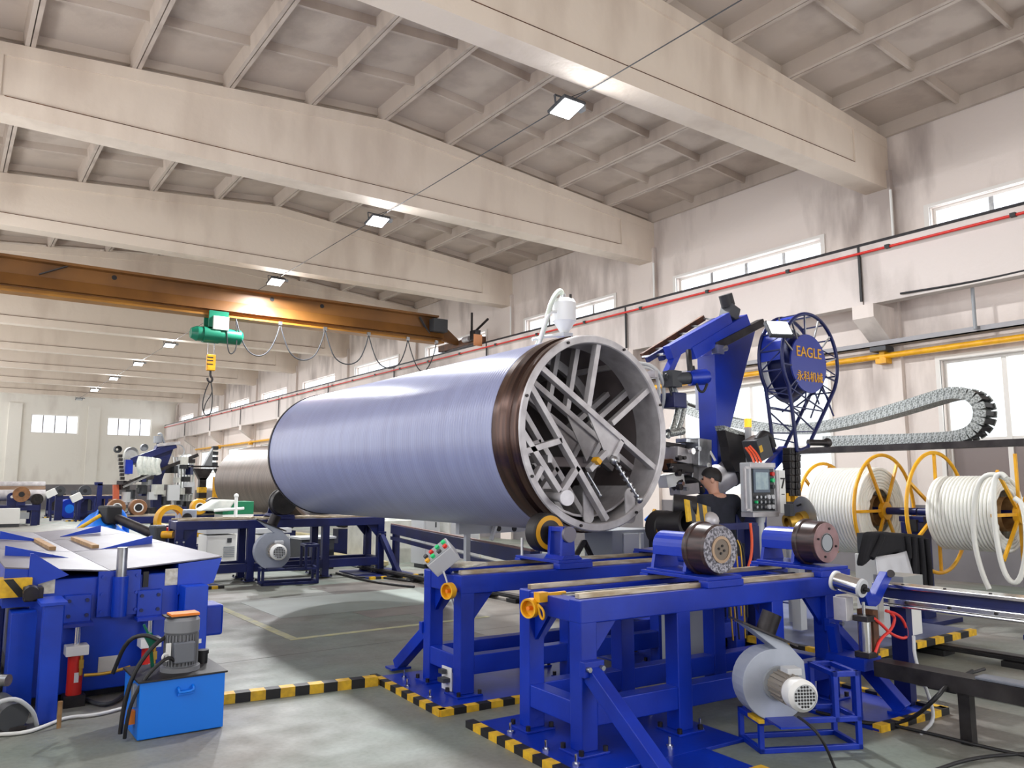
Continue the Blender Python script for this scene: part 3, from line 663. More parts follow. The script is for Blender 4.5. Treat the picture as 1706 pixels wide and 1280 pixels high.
beam('hanging_arm', (1127, 588), (1112, 622), 5.85, 0.09, 0.07)
c = A(1216, 530, 5.9); MB().obox(c + V((0, 0, 0.06)), (0.17, 0.16, 0.16), Matrix.Rotation(0.35, 3, 'Y')).build('drive_motor', 'dark_grey', wt, 0.01)
MB().cyl(c + V((-0.02, 0, 0.14)), c + V((-0.07, 0, 0.27)), 0.08, n=14).build('motor_cap', 'black', wt)
c = A(1196, 583, 5.8); MB().obox(c, (0.12, 0.08, 0.10)).cyl(c, c + V((0.12, -0.02, 0.03)), 0.035).build('lead_screw_nut', 'steel', wt)
# blue feed motor with gearbox and hoses
q1, q2 = A(1120, 632, 5.7), A(1176, 628, 5.55)
MB().cyl(q1.lerp(q2, 0.5), q2, 0.085, n=20).cyl(q2, q2 + (q2-q1).normalized()*0.03, 0.065, n=20).build('feed_motor', 'blue', wt)
MB().cyl(q1, q1.lerp(q2, 0.5), 0.065, n=16).obox(q1, (0.14, 0.14, 0.17)).build('gearbox', 'dark_grey', wt)
rnd = random.Random(3)
for k in range(9):
    p = A(1110 + rnd.uniform(-4, 8), 622 + rnd.uniform(-6, 6), 5.7); q = A(1120 + rnd.uniform(-6, 12), 660 + rnd.uniform(-8, 14), 5.75)
    MB().tube([p, p.lerp(q, 0.5) + V((rnd.uniform(-.08, .08), 0, rnd.uniform(-.06, .06))), q], 0.012, 6).build('hose', rnd.choice(['dark_grey', 'light_grey', 'black', 'steel']), wt)
MB().tube([A(1155, 610, 5.6), A(1162, 650, 5.55), A(1172, 655, 5.5), A(1178, 640, 5.5)], 0.014, 8).build('hose', 'black', wt)
MB().tube([A(1147, 585, 5.6), A(1148, 600, 5.55), A(1150, 618, 5.55)], 0.03, 8).build('hose', 'rubber', wt)
MB().obox(A(1122, 668, 5.8), (0.2, 0.2, 0.16)).build('nozzle_block', 'navy', wt, 0.01)
for dx, z0 in ((0, 676), (10, 674)):
    MB().tube([A(1132+dx, 668, 5.8), A(1128+dx, 690, 5.8), A(1122+dx, 712, 5.8), A(1112+dx, 722 if dx else 728, 5.8)], 0.03, 10).build('feed_tube', 'galv', wt)
MB().cyl(A(1113, 722, 5.8), A(1137, 718, 5.8), 0.045, n=14).build('tube_flange', 'galv', wt)
MB().obox(A(1168, 655, 6.4), (0.16, 0.05, 0.42)).build('junction_box', 'light_grey', wt, 0.005)
MB().tube([A(1060, 605, 5.9), A(1085, 608, 5.8), A(1102, 625, 5.75), A(1108, 660, 5.8), A(1100, 690, 5.9)], 0.02, 8).build('hose', 'light_grey', wt)
MB().tube([A(1066, 610, 5.95), A(1090, 615, 5.85), A(1098, 640, 5.8), A(1098, 670, 5.9)], 0.018, 8).build('hose', 'white', wt)

# extruder head and barrel beside the pipe
ex = thing('extruder', 'grey metal extruder head and barrel between the pipe and the worker', 'machine', (6.9, 6.1, PD))
MB().box((6.55, 6.05, PD), (7.15, 6.9, 1.1)).build('base_cabinet', 'dark_grey', ex, 0.01)
b0, b1 = A(1160, 822, 6.15), A(1232, 775, 5.95)
MB().cyl(b0.lerp(b1, 0.28), b0.lerp(b1, 0.72), 0.17, n=28).build('barrel', 'silver_paint', ex)
MB().cyl(b0.lerp(b1, 0.72), b1, 0.18, n=28).cyl(b1, b1 + (b1-b0).normalized()*0.12, 0.13, n=28).build('barrel_collar', 'black', ex)
for (x, y, sx, sy, sz, m_, rz) in ((1130, 760, .34, .2, .16, 'silver_paint', .2), (1160, 755, .24, .24, .30, 'steel', .1), (1118, 800, .22, .2, .14, 'white', -.3), (1145, 795, .2, .22, .22, 'steel', .3), (1130, 780, .36, .12, .1, 'dark_steel', 0), (1165, 790, .16, .25, .26, 'silver_paint', .5), (1110, 775, .12, .2, .12, 'rust', .2), (1150, 735, .3, .16, .05, 'steel', 0), (1120, 742, .4, .05, .05, 'dark_steel', .1), (1140, 815, .26, .2, .12, 'silver_paint', -.2)):
    p = A(x, y, 5.95 + rnd.uniform(-.06, .1)); MB().obox(p, (sx, sy, sz), rotz(rz) @ Matrix.Rotation(rz*0.5, 3, 'Y')).build('head_block', m_, ex, 0.008)
for k in range(10):
    p = A(1112 + rnd.uniform(0, 55), 745 + rnd.uniform(0, 70), 5.8); MB().cyl(p, p + V((0.0, -0.05, 0.0)), rnd.uniform(.015, .035), n=10).build('fitting', rnd.choice(['steel', 'dark_steel', 'chrome']), ex)
MB().bar(A(1183, 752, 5.8), A(1192, 768, 5.75), 0.03, 0.02).build('lever', 'white', ex)
MB().lathe(A(1180, 776, 5.75), (0.2, -1, 0), [(0, 0.018), (0, 0.03), (0.012, 0.03), (0.012, 0.018), (0, 0.018)], 16).build('lifting_eye', 'white', ex)
MB().tube([A(1118, 812, 6.0), A(1130, 802, 5.95), A(1145, 798, 5.95), A(1160, 806, 5.95), A(1168, 818, 6.0)], 0.05, 12).build('bent_hose', 'black', ex)
# dark ribbed duct and boxes above the barrel
MB().prism([A(1208, 717, 5.75), A(1244, 727, 5.75), A(1240, 755, 5.75), A(1246, 788, 5.75), A(1226, 786, 5.75), A(1216, 768, 5.75), A(1214, 745, 5.75)], (0, 0.12, 0)).build('ribbed_duct', 'rubber', ex)
MB().prism([A(1206, 709, 5.75), A(1247, 723, 5.75), A(1243, 729, 5.75), A(1208, 717, 5.75)], (0, 0.13, 0)).build('duct_collar', 'galv', ex)
MB().obox(A(1262, 747, 5.45), (0.22, 0.2, 0.24), Matrix.Rotation(-0.35, 3, 'Y')).build('connection_box', 'dark_grey', ex, 0.008)
MB().obox(A(1268, 748, 5.3), (0.05, 0.004, 0.07), Matrix.Rotation(-0.35, 3, 'Y')).build('warning_sticker', 'hazard_yellow', ex)
for k, (a, b) in enumerate((((1246, 745), (1263, 772)), ((1242, 746), (1257, 773)), ((1249, 743), (1268, 770)))):
    p, q = A(*a, 5.35), A(*b, 5.2); MB().tube([p, p.lerp(q, .5) + V((0.03, 0, 0)), q], 0.012, 8).build('orange_lead', 'orange_cable', ex)
MB().tube([A(1262, 735, 5.4), A(1270, 722, 5.4), A(1282, 728, 5.4), A(1287, 745, 5.4)], 0.045, 12).build('bent_hose', 'black', ex)
# floor machinery glimpsed below the pipe end
sb = thing('pump_unit', 'grey pump box with hoses on the floor behind the end of the pipe', 'machine', (6.1, 6.3, 0))
MB().box((5.85, 6.3, 0.0), (6.40, 6.75, 1.12)).build('housing', 'grey', sb, 0.01)
MB().box((6.0, 6.28, 0.85), (6.3, 6.3, 1.08)).build('front_panel', 'light_grey', sb, 0.004)
MB().tube([A(1075, 868, 6.15), A(1085, 858, 6.1), A(1100, 862, 6.1), A(1112, 858, 6.15)], 0.02, 8).build('hose', 'sky_blue', sb)
MB().bar(A(1089, 850, 6.1), A(1103, 864, 6.1), 0.035, 0.03).build('handle', 'yellow', sb)
tag(MB().bar((5.05, 6.6, 0.16), (5.5, 6.35, 1.02), 0.05, 0.05).bar((5.5, 6.35, 1.02), (5.9, 6.45, 0.5), 0.04, 0.04).build('prop_bar', 'dark_steel', origin=(5.05, 6.6, 0.0)), 'dark bent prop bar leaning behind the near end of the pipe', 'bar')
MB().box((4.95, 6.5, 0.0), (5.15, 6.7, 0.14)).build('prop_foot', 'dark_steel', bpy.data.objects['prop_bar'])

# black cylinder heater with a yellow and black band, near the worker
hb = thing('heater_drum', 'black heater drum with a yellow striped guard in front of the worker', 'machine', (6.5, 5.1, PD))
p0, p1 = A(1121, 842, 5.2), A(1160, 846, 5.05)
MB().cyl(p0, p1, 0.105, n=28).build('drum', 'rubber', hb)
o_ = A(1142, 872, 5.05); MB().lathe(o_, (0.15, -1, 0.05), [(0, 0.075), (0, 0.115), (-0.25, 0.115), (-0.25, 0.07), (0, 0.07)], 28).build('mouth', 'rubber', hb)
MB().lathe(o_, (0.15, -1, 0.05), [(-0.12, 0.0005), (-0.12, 0.075)], 24).build('mouth_inside', 'black', hb)
for k in range(6):
    x = 1142 + 7*k; MB().prism([A(x, 832+2.2*k, 5.02), A(x+7, 834+2.2*k, 5.02), A(x+11, 868+1.5*k, 4.98), A(x+4, 870+1.5*k, 4.98)], (0, 0.02, 0)).build('striped_guard', 'hazard_yellow' if k % 2 == 0 else 'dark_grey', hb)
MB().sph(A(1183, 868, 5.0), 0.085, 16).build('end_dome', 'silver_paint', hb)
MB().bar((6.55, 5.05, PD+0.002), (6.55, 5.05, 1.2), 0.1, 0.1).build('post', 'navy', hb)
MB().bar((5.95, 5.12, 1.2), (6.6, 5.05, 1.2), 0.08, 0.06).build('arm', 'navy', hb)

# truss cage with the round EAGLE sign
sg = thing('sign_drum', 'blue truss cage with a round blue sign reading EAGLE', 'sign', (7.75, 5.45, 1.9))
SY = 5.25
cS = A(1348, 606, SY)
RS = 0.335
MB().lathe(cS, (0, 1, 0), [(0, 0.0005), (0, RS), (0.015, RS+0.004), (0.02, RS)], 56).build('sign_face', 'sign_face', sg)
MB().lathe(cS, (0, 1, 0), [(0.02, RS-0.02), (0.32, RS+0.04), (0.32, RS+0.09), (0.30, RS+0.09)], 56).build('drum', 'navy', sg)
MB().lathe(cS, (0, 1, 0), [(0.24, RS+0.105), (0.34, RS+0.105), (0.34, RS+0.125), (0.24, RS+0.125), (0.24, RS+0.105)], 56, math.radians(20), math.radians(230)).build('white_rim', 'white', sg)
def outline(Y, R, c):
    o = []
    for k in range(23):
        a = math.radians(-38 + 256*k/22); o.append(V((c.x + R*math.cos(a), Y, c.z + R*math.sin(a)*1.02 + 0.03)))
    return o
tip = [A(1297, 742, SY+0.25), A(1318, 738, SY+0.05)]
for Y, R in ((SY-0.02, 0.53), (SY+0.28, 0.53)):
    o = outline(Y, R, cS); tp = V((cS.x-0.33, Y, cS.z-1.0)); tp2 = V((cS.x-0.13, Y, cS.z-0.95))
    MB().tube([tp2] + o + [tp], 0.021, 8, smooth=1).build('cage_ring', 'navy', sg)
    MB().tube([tp, tp2], 0.016, 8, smooth=0).build('cage_ring', 'navy', sg)
for k in range(12):
    a = math.radians(30*k + 8); 
    if k in (8, 9): continue
    MB().bar((cS.x+RS*math.cos(a), SY, cS.z+RS*math.sin(a)), (cS.x+0.53*math.cos(a), SY-0.02, cS.z+0.53*math.sin(a)*1.02+0.03), 0.016).build('cage_spoke', 'navy' if k > 5 else 'steel', sg)
o1, o2 = outline(SY-0.02, 0.53, cS), outline(SY+0.28, 0.53, cS)
for k in range(0, 23, 2):
    MB().bar(o1[k], o2[k], 0.016).build('cage_tie', 'navy', sg)
    if k+2 < 23 and k not in (6, 8, 10, 12, 14): MB().bar(o1[k], o2[k+2], 0.012).build('cage_tie', 'navy', sg)
for Y in (SY-0.02, SY+0.28):
    lft = V((cS.x-0.42, Y, cS.z-0.3)); rgt = V((cS.x+0.40, Y, cS.z-0.36)); tp = V((cS.x-0.33, Y, cS.z-1.0)); tp2 = V((cS.x-0.13, Y, cS.z-0.95))
    for g0, g1 in ((0.0, 0.3), (0.3, 0.35), (0.35, 0.7), (0.7, 0.75)):
        MB().bar(lft.lerp(tp, g0), rgt.lerp(tp2, g1) if g0 in (0.0, 0.35) else rgt.lerp(tp2, g0), 0.014).build('cage_tie', 'navy', sg)
    for k in range(4):
        a = math.radians(225 + 30*k); MB().bar((cS.x+RS*math.cos(a), SY, cS.z+RS*math.sin(a)), lft.lerp(rgt, k/3) + V((0, 0, -0.12-0.1*(k % 2))), 0.014).build('cage_tie', 'navy', sg)
for k in range(4):
    f_ = (k+0.5)/4; a, b = V((cS.x-0.42, SY-0.02, cS.z-0.3)).lerp(V((cS.x-0.33, SY-0.02, cS.z-1.0)), f_), V((cS.x-0.42, SY+0.28, cS.z-0.3)).lerp(V((cS.x-0.33, SY+0.28, cS.z-1.0)), f_ - 0.1)
    MB().bar(a, b, 0.013).build('cage_tie', 'navy', sg)
# curved cover plate on the far side of the cage
cv = MB()
oo = outline(SY, 0.525, cS)
for k in range(11, 19):
    cv.prism([oo[k], oo[k+1], oo[k+1] + V((0, 0.28, 0)), oo[k] + V((0, 0.28, 0))], V((oo[k].x-cS.x, 0, oo[k].z-cS.z)).normalized()*-0.008)
cv.build('cage_cover', 'blue', sg)
MB().bar((cS.x-0.25, SY+0.19, cS.z-0.97), (cS.x-0.62, SY+0.3, cS.z-1.32), 0.12, 0.1).build('swing_arm', 'blue', sg, 0.006)
MB().bar((cS.x-0.62, SY+0.3, cS.z-1.32), (cS.x-0.62, SY+0.3, PD), 0.12, 0.12).build('mast', 'blue', sg, 0.006)
MB().bar((cS.x-0.18, SY+0.1, cS.z-0.9), (cS.x-0.18, SY+0.1, PD), 0.03, 0.03).build('guide_post', 'white', sg)
MB().cyl((cS.x-0.12, SY-0.02, cS.z-0.9), (cS.x+0.1, SY-0.1, cS.z-0.9), 0.035, n=12).sph((cS.x+0.12, SY-0.1, cS.z-0.9), 0.055, 12).build('tensioner', 'dark_steel', sg)
def text(body, size, p, m, parent, rx=90, rz=0, extr=0.004, name='lettering'):
    cu = bpy.data.curves.new(name, 'FONT'); cu.body = body; cu.size = size; cu.align_x = 'CENTER'; cu.align_y = 'CENTER'; cu.extrude = extr
    tmp = bpy.data.objects.new(name, cu); COL.objects.link(tmp); cu.materials.append(M[m])
    dg = bpy.context.evaluated_depsgraph_get(); dg.update(); me = bpy.data.meshes.new_from_object(tmp.evaluated_get(dg)); bpy.data.objects.remove(tmp)
    me.materials.clear(); me.materials.append(M[m]); o = bpy.data.objects.new(name, me); COL.objects.link(o); o.parent = parent
    o.location = V(p) - (parent.location if parent else V((0, 0, 0))); o.rotation_euler = (math.radians(rx), 0, math.radians(rz)); return o
text('EAGLE', 0.168, cS + V((0, -0.004, 0.12)), 'sign_letters', sg)
text('永科机械', 0.125, cS + V((0, -0.004, -0.16)), 'sign_letters', sg)
# flood lamp clamped on the cage
fl_ = thing('flood_light', 'square white work light clamped on top of the sign cage', 'lamp', A(1297, 548, SY))
c = A(1297, 549, SY-0.1); R_ = Matrix.Rotation(math.radians(62), 3, 'X') @ Matrix.Rotation(0.0, 3, 'Z')
R_ = rotz(-0.45) @ Matrix.Rotation(math.radians(55), 3, 'X')
MB().obox(c, (0.27, 0.22, 0.05), R_).build('housing', 'dark_grey', fl_, 0.008)
MB().obox(c + R_ @ V((0, 0, 0.028)), (0.23, 0.18, 0.008), R_).build('glass', 'lamp_glass', fl_)
MB().bar(c + V((0.05, 0.02, -0.02)), V((cS.x-0.25, SY+0.19, cS.z+0.53)), 0.02).build('bracket', 'dark_grey', fl_)

# energy chain on its tray
ck = thing('cable_chain', 'galvanised energy chain looping above its tray towards the picture edge', 'cable chain', (10.3, 6, 2.2))
CX = 10.3
key = [(1135, 676), (1180, 694), (1230, 706), (1290, 716), (1345, 716), (1400, 708), (1460, 694), (1520, 677), (1570, 661), (1596, 655), (1620, 657), (1638, 670), (1643, 690), (1636, 712), (1620, 724), (1596, 729), (1560, 731), (1500, 733), (1440, 734), (1380, 736)]
P3 = [at(x, y, X=CX) for x, y in key]
for _ in range(3):
    o = [P3[0]]
    for a, b in zip(P3[:-1], P3[1:]): o += [a.lerp(b, .25), a.lerp(b, .75)]
    P3 = o + [P3[-1]]
step = 0.085; acc = 0; pos = [P3[0]]; cur = P3[0]
for b in P3[1:]:
    while (b - cur).length >= step: cur = cur + (b - cur).normalized()*step; pos.append(cur)
link0 = None
for i in range(len(pos)-1):
    d = pos[i+1] - pos[i]; a = math.atan2(d.z, d.y)
    if link0 is None:
        link0 = MB().prism([(-0.16, -0.045, -0.075), (-0.145, -0.045, -0.075), (-0.145, -0.045, 0.055), (0.145, -0.045, 0.055), (0.145, -0.045, -0.075), (0.16, -0.045, -0.075), (0.16, -0.045, 0.07), (-0.16, -0.045, 0.07)], (0, 0.082, 0)).build('chain_link', 'galv')
        sub0 = MB().box((-0.145, -0.04, -0.06), (0.145, 0.018, -0.02)).build('cross_bar', 'black'); sub0.parent = link0; link0.parent = ck
        l = link0
    else:
        l = link0.copy(); COL.objects.link(l); s_ = sub0.copy(); COL.objects.link(s_); s_.parent = l; s_.location = (0, 0, 0)
    l.location = pos[i].lerp(pos[i+1], .5) - ck.location; l.rotation_euler = (a, 0, 0)
tz = at(1500, 741, X=CX).z
tr = thing('chain_tray', 'long dark tray on posts under the energy chain', 'tray', (CX, 6, 0))
MB().box((CX-0.22, 1.0, tz-0.07), (CX+0.25, 11.5, tz-0.05)).box((CX-0.23, 1.0, tz-0.08), (CX-0.22, 11.5, tz-0.0)).build('tray', 'dark_steel', tr)
MB().box((CX-0.22, 1.0, tz-0.05), (CX+0.22, 8.0, tz-0.046)).build('liner', 'galv', tr)
for y in (2.2, 7.2, 11.0):
    MB().box((CX-0.06, y-0.06, 0.0), (CX+0.06, y+0.06, tz-0.25)).build('post', 'dark_steel', tr)
    MB().prism([(CX-0.06, y-0.05, tz-0.3), (CX+0.06, y-0.05, tz-0.3), (CX+0.22, y-0.05, tz-0.08), (CX-0.22, y-0.05, tz-0.08)], (0, 0.1, 0)).build('post_head', 'dark_steel', tr)
# vertical black plastic chain beside the sign mast
vc = thing('vertical_chain', 'black plastic energy chain hanging beside the numbered panel', 'cable chain', (7.9, 5.3, 1.3))
for k in range(7):
    for j, dx in enumerate((-0.05, 0.05)):
        p = A(1318 + (6 if j else -4), 752 + 11.5*k, 5.3); MB().obox(p, (0.085, 0.1, 0.075)).cyl(p + V((0, -0.052, 0)), p + V((0, -0.056, 0)), 0.028, n=14).build('chain_link', 'rubber', vc, 0.008)
for dx in (1310, 1323): p = A(dx, 829, 5.3); MB().obox(p, (0.06, 0.06, 0.09)).build('end_clamp', 'yellow', vc)
p = A(1316, 850, 5.3); MB().box((p.x-0.04, p.y-0.04, PD), (p.x+0.04, p.y+0.04, p.z+0.05)).build('stand', 'light_grey', vc)

# operator panel
op = thing('operator_console', 'grey operator panel on a pole with a screen and the number 7', 'console', (7.0, 5.15, PD))
PYY = 5.15
c = A(1271, 816, PYY)
W2, H2 = 0.21, 0.275
MB().box((c.x-W2, PYY, c.z-H2+0.05), (c.x+W2, PYY+0.12, c.z+H2)).build('cabinet', 'light_grey', op, 0.01)
MB().box((c.x-W2, PYY-0.012, c.z+H2-0.05), (c.x+W2, PYY, c.z+H2)).box((c.x-W2, PYY-0.03, c.z-H2), (c.x+W2, PYY+0.12, c.z-H2+0.05)).build('trim_bar', 'silver_paint', op, 0.004)
MB().box((c.x-W2+0.03, PYY-0.006, c.z-H2+0.06), (c.x+W2-0.03, PYY, c.z+H2-0.06)).build('face', 'panel_black', op)
MB().box((c.x-W2+0.05, PYY-0.016, c.z-0.03), (c.x+0.10, PYY-0.005, c.z+0.21)).build('screen_bezel', 'screen_bezel', op, 0.003)
MB().box((c.x-W2+0.075, PYY-0.019, c.z+0.0), (c.x+0.07, PYY-0.016, c.z+0.175)).build('screen', 'screen', op)
for r_ in range(3):
    for k in range(5):
        big = k >= 3 and r_ != 1
        m_ = 'light_grey' if big else ('lamp_green' if (r_, k) == (1, 0) else 'steel')
        MB().cyl((c.x-0.135+0.066*k, PYY-0.006, c.z-0.075-0.05*r_), (c.x-0.135+0.066*k, PYY-0.03, c.z-0.075-0.05*r_), 0.024 if big else 0.015, n=14).build('knob' if big else 'button', m_, op)
for z_, m_ in ((0.16, 'red'), (0.095, 'lamp_green'), (0.03, 'dark_grey')): MB().cyl((c.x+0.14, PYY-0.006, c.z+z_), (c.x+0.14, PYY-0.035, c.z+z_), 0.022, n=14).build('button', m_, op)
# square loop handles at both sides
for sx in (-1,):
    xa, xb = c.x+sx*(W2+0.015), c.x+sx*(W2+0.1)
    h = MB().bar((xb, PYY-0.02, c.z-0.2), (xb, PYY-0.02, c.z+0.22), 0.022).bar((xa, PYY-0.02, c.z+0.22), (xb, PYY-0.02, c.z+0.22), 0.022).bar((xa, PYY-0.02, c.z-0.2), (xb, PYY-0.02, c.z-0.2), 0.022)
    h.build('loop_handle', 'silver_paint', op)
MB().box((c.x+W2+0.01, PYY-0.01, c.z-0.25), (c.x+W2+0.05, PYY+0.02, c.z+0.2)).build('side_post', 'silver_paint', op)
MB().box((c.x+W2+0.055, PYY-0.012, c.z-0.245), (c.x+W2+0.155, PYY+0.0, c.z+0.20)).build('number_plate', 'white', op, 0.002)
text('7', 0.16, (c.x+W2+0.105, PYY-0.016, c.z+0.06), 'black', op, name='number')
MB().box((c.x+W2+0.08, PYY-0.015, c.z-0.055), (c.x+W2+0.13, PYY-0.012, c.z-0.045)).build('number_bar', 'black', op)
MB().cyl((c.x+0.02, PYY+0.06, c.z-H2), (c.x+0.02, PYY+0.06, c.z-H2-0.06), 0.055, 0.045, n=20).cyl((c.x+0.02, PYY+0.06, c.z-H2-0.06), (c.x+0.02, PYY+0.06, PD+0.05), 0.036, n=20).build('pole', 'light_grey', op)
MB().cyl((c.x+0.02, PYY+0.06, PD), (c.x+0.02, PYY+0.06, PD+0.06), 0.12, 0.06, n=20).build('pole_foot', 'grey', op)
MB().box((c.x-0.12, PYY+0.25, PD+0.001), (c.x+0.2, PYY+0.45, 1.3)).build('back_cabinet', 'navy', op, 0.01)
bt = thing('beacon', 'small amber warning light on a slim pole above the duct', 'warning light', A(1246, 790, 5.7))
MB().cyl(A(1246, 712, 5.7), A(1246, 698, 5.7), 0.04, n=14).build('lens', 'amber', bt)
MB().bar(V((A(1246, 712, 5.7).x, 5.7, PD)), A(1246, 712, 5.7), 0.05, 0.05).build('pole', 'light_grey', bt)
for k, (xs_) in enumerate(([(1250, 872), (1253, 900), (1252, 925), (1247, 945)],)):
    pipe_thing('orange_hose', 'orange cable hanging below the operator panel beside the heater', 'cable', [A(x, y, 4.95) for x, y in xs_], 0.014, 'orange_cable', smooth=2)
# gold hose coupling and clear guard at the right of the panel
gp = thing('hose_coupling', 'brass hose coupling with a clear round guard between panel and hose coil', 'coupling', (7.9, 5.0, PD))
c = A(1325, 868, 5.0)
MB().lathe(c, (1, -0.4, 0.2), [(-0.1, 0.05), (-0.1, 0.085), (-0.03, 0.085), (-0.03, 0.055), (0.05, 0.055), (0.05, 0.08), (0.12, 0.08), (0.12, 0.04)], 20).build('coupling_body', 'gold', gp)
MB().lathe(c + V((0.12, -0.03, 0.0)), (1, -0.5, 0.15), [(0, 0.08), (0, 0.25), (0.012, 0.25), (0.012, 0.08)], 32).build('guard_disc', mat('clear_guard', (150, 150, 150), 0.2, 0.3), gp)
MB().tube([A(1328, 843, 5.0), A(1345, 836, 5.0), A(1358, 850, 4.98), A(1357, 880, 4.98)], 0.01, 6).build('guard_wire', 'black', gp)
MB().bar((c.x, 5.0, PD), (c.x, 5.0, c.z-0.05), 0.1, 0.1).build('stand', 'light_grey', gp)
MB().obox(A(1315, 850, 4.98), (0.07, 0.07, 0.12)).build('valve', 'dark_grey', gp)
for k in range(7):
    p, q = A(1208+4*k, 905+rnd.uniform(-8, 8), 4.9), A(1212+5*k, 935+rnd.uniform(-6, 14), 4.85)
    pipe_thing('control_wire', ['thin dark wire','dark grey thin hose','small brass coloured wire','thin looping wire','short hanging wire','slender drooping wire','last thin wire'][k] + ' number %s from the crusted wheel towards the operator console' % ['one','two','three','four','five','six','seven'][k], 'wire', [p, p.lerp(q, .5)+V((rnd.uniform(-.05, .05), 0, 0)), V((q.x, q.y, 0.2)) if k % 2 else q + V((0, 0, -0.5))], 0.008, rnd.choice(['black', 'dark_grey', 'gold', 'red_hose']), group='tangled control wires', smooth=2)

# hopper loader on a mast behind the pipe
hp = thing('hopper_loader', 'white hopper with a clear hose standing above the top of the pipe', 'hopper', (6.62, 8.0, PD))
HY = 8.0
c = A(940, 520, HY)
MB().lathe((c.x, HY, c.z), (0, 0, 1), [(-0.29, 0.05), (-0.13, 0.15), (-0.13, 0.158), (0.12, 0.158), (0.17, 0.13), (0.19, 0.0005)], 32).build('hopper_body', 'white', hp)
MB().box((c.x-0.08, HY-0.08, c.z-0.35), (c.x+0.08, HY+0.08, c.z-0.29)).build('hopper_flange', 'light_grey', hp)
MB().bar((c.x, HY, PD), (c.x, HY, c.z-0.35), 0.12, 0.12).build('mast', 'blue', hp)
for k in range(3):
    a = 0.6 + 2.1*k; MB().box((c.x+0.12*math.cos(a)-0.012, HY+0.12*math.sin(a)-0.012, c.z+0.12), (c.x+0.12*math.cos(a)+0.012, HY+0.12*math.sin(a)+0.012, c.z+0.22)).build('latch', 'dark_steel', hp)
MB().cyl((c.x-0.02, HY, c.z+0.17), (c.x-0.02, HY, c.z+0.24), 0.04, n=14).build('inlet', 'steel', hp)
MB().tube([(c.x-0.02, HY, c.z+0.22), (c.x-0.08, HY-0.01, c.z+0.30), (c.x-0.22, HY-0.02, c.z+0.14), (c.x-0.30, HY-0.02, c.z-0.1), (c.x-0.40, HY, c.z-0.42), (c.x-0.48, HY+0.1, c.z-0.62), (c.x-0.3, HY+0.4, c.z-0.9), (c.x+0.1, HY+0.4, c.z-1.3), (c.x+0.15, HY+0.4, PD+0.2)], 0.034, 12).build('clear_hose', mat('clear_hose', (206, 214, 200), 0.25), hp)
MB().tube([(c.x-0.16, HY-0.02, c.z-0.02), (c.x-0.30, HY-0.04, c.z-0.05), (c.x-0.38, HY-0.02, c.z-0.3), (c.x-0.46, HY, c.z-0.55), (c.x-0.2, HY+0.1, c.z-0.7)], 0.02, 10).build('clear_hose', 'white', hp)
MB().tube([(c.x-0.08, HY, c.z-0.33), (c.x-0.3, HY, c.z-0.36), (c.x-0.5, HY+0.05, c.z-0.42)], 0.022, 10).build('drain_pipe', 'white', hp)
# ================================================================== HOSE REELS
RX, RZ = 9.6, 1.28
def coil(name, label, y0, y1, r0, turns, layers):
    t = thing(name, label, 'hose coil', (RX, (y0+y1)/2, RZ-r0), 'white hose coils on the reels')
    d = (y1-y0)/turns
    prof = []
    for k in range(turns):
        for a in range(5):
            th = PI*a/5; prof.append((y0 + d*(k + 0.5 - 0.5*math.cos(th)) - RX*0, r0 - d*0.55 + d*0.62*math.sin(th)))
    m = MB(); m.lathe((RX, 0, RZ), (0, 1, 0), prof, 48); m.build('hose_turns', 'white_hose', t)
    for s_, y in ((1, y0), (-1, y1)):
        for l in range(layers):
            rr = r0 - d*0.5 - l*d*0.95
            MB().tube([(RX + rr*math.cos(2*PI*k/40), y + s_*d*(0.1+0.5*random.random()*(l > 0)), RZ + rr*math.sin(2*PI*k/40)) for k in range(40)], d*0.5, 8, closed=True, smooth=0).build('hose_ring', 'white_hose', t)
    return t
def reel_wheel(t, y, R, spokes=6, rim=True, a0=0.0):
    if rim: MB().tube([(RX + R*math.cos(2*PI*k/48), y, RZ + R*math.sin(2*PI*k/48)) for k in range(48)], 0.022, 10, closed=True, smooth=0).build('rim', 'yellow', t)
    for k in range(spokes):
        a = a0 + 2*PI*k/spokes
        MB().bar((RX+0.08*math.cos(a), y, RZ+0.08*math.sin(a)), (RX+R*math.cos(a), y, RZ+R*math.sin(a)), 0.035, 0.03, up=(0, 1, 0)).build('spoke', 'yellow', t, 0.003)
    MB().lathe((RX, y, RZ), (0, 1, 0), [(-0.03, 0.04), (-0.03, 0.11), (0.03, 0.11), (0.03, 0.04)], 24).build('hub', 'yellow', t)
def reel(label, ya, yb, cfg, axle0, axle1):
    t = thing('hose_reel', label, 'reel', (RX, (ya+yb)/2, 0), 'yellow hose reels')
    for y, R, n, rim, a0 in cfg: reel_wheel(t, y, R, n, rim, a0)
    MB().cyl((RX, axle0, RZ), (RX, axle1, RZ), 0.045, n=14).build('axle', 'navy', t)
    MB().lathe((RX, ya+0.02, RZ), (0, 1, 0), [(0, 0.19), (yb-ya-0.04, 0.19)], 24).build('core', 'wood', t)
    return t
reel('far yellow hose reel with a rim of six spokes', 5.42, 6.15, [(5.38, 0.69, 6, True, 0.0), (6.2, 0.6, 6, True, 0.3)], 4.98, 6.45)
reel('near yellow hose reel at the picture edge with open spokes', 3.95, 4.68, [(4.74, 0.70, 6, True, 0.52), (3.86, 0.66, 8, False, 0.0)], 3.7, 4.96)
coil('hose_coil', 'thick neat coil of white hose on the far yellow reel', 5.43, 6.13, 0.54, 17, 7)
coil('hose_coil', 'white hose coil with loose turns on the near yellow reel', 3.98, 4.66, 0.42, 17, 4)
st = thing('reel_stand', 'dark blue stand carrying the axles between the two yellow hose reels', 'stand', (RX, 5.0, 0))
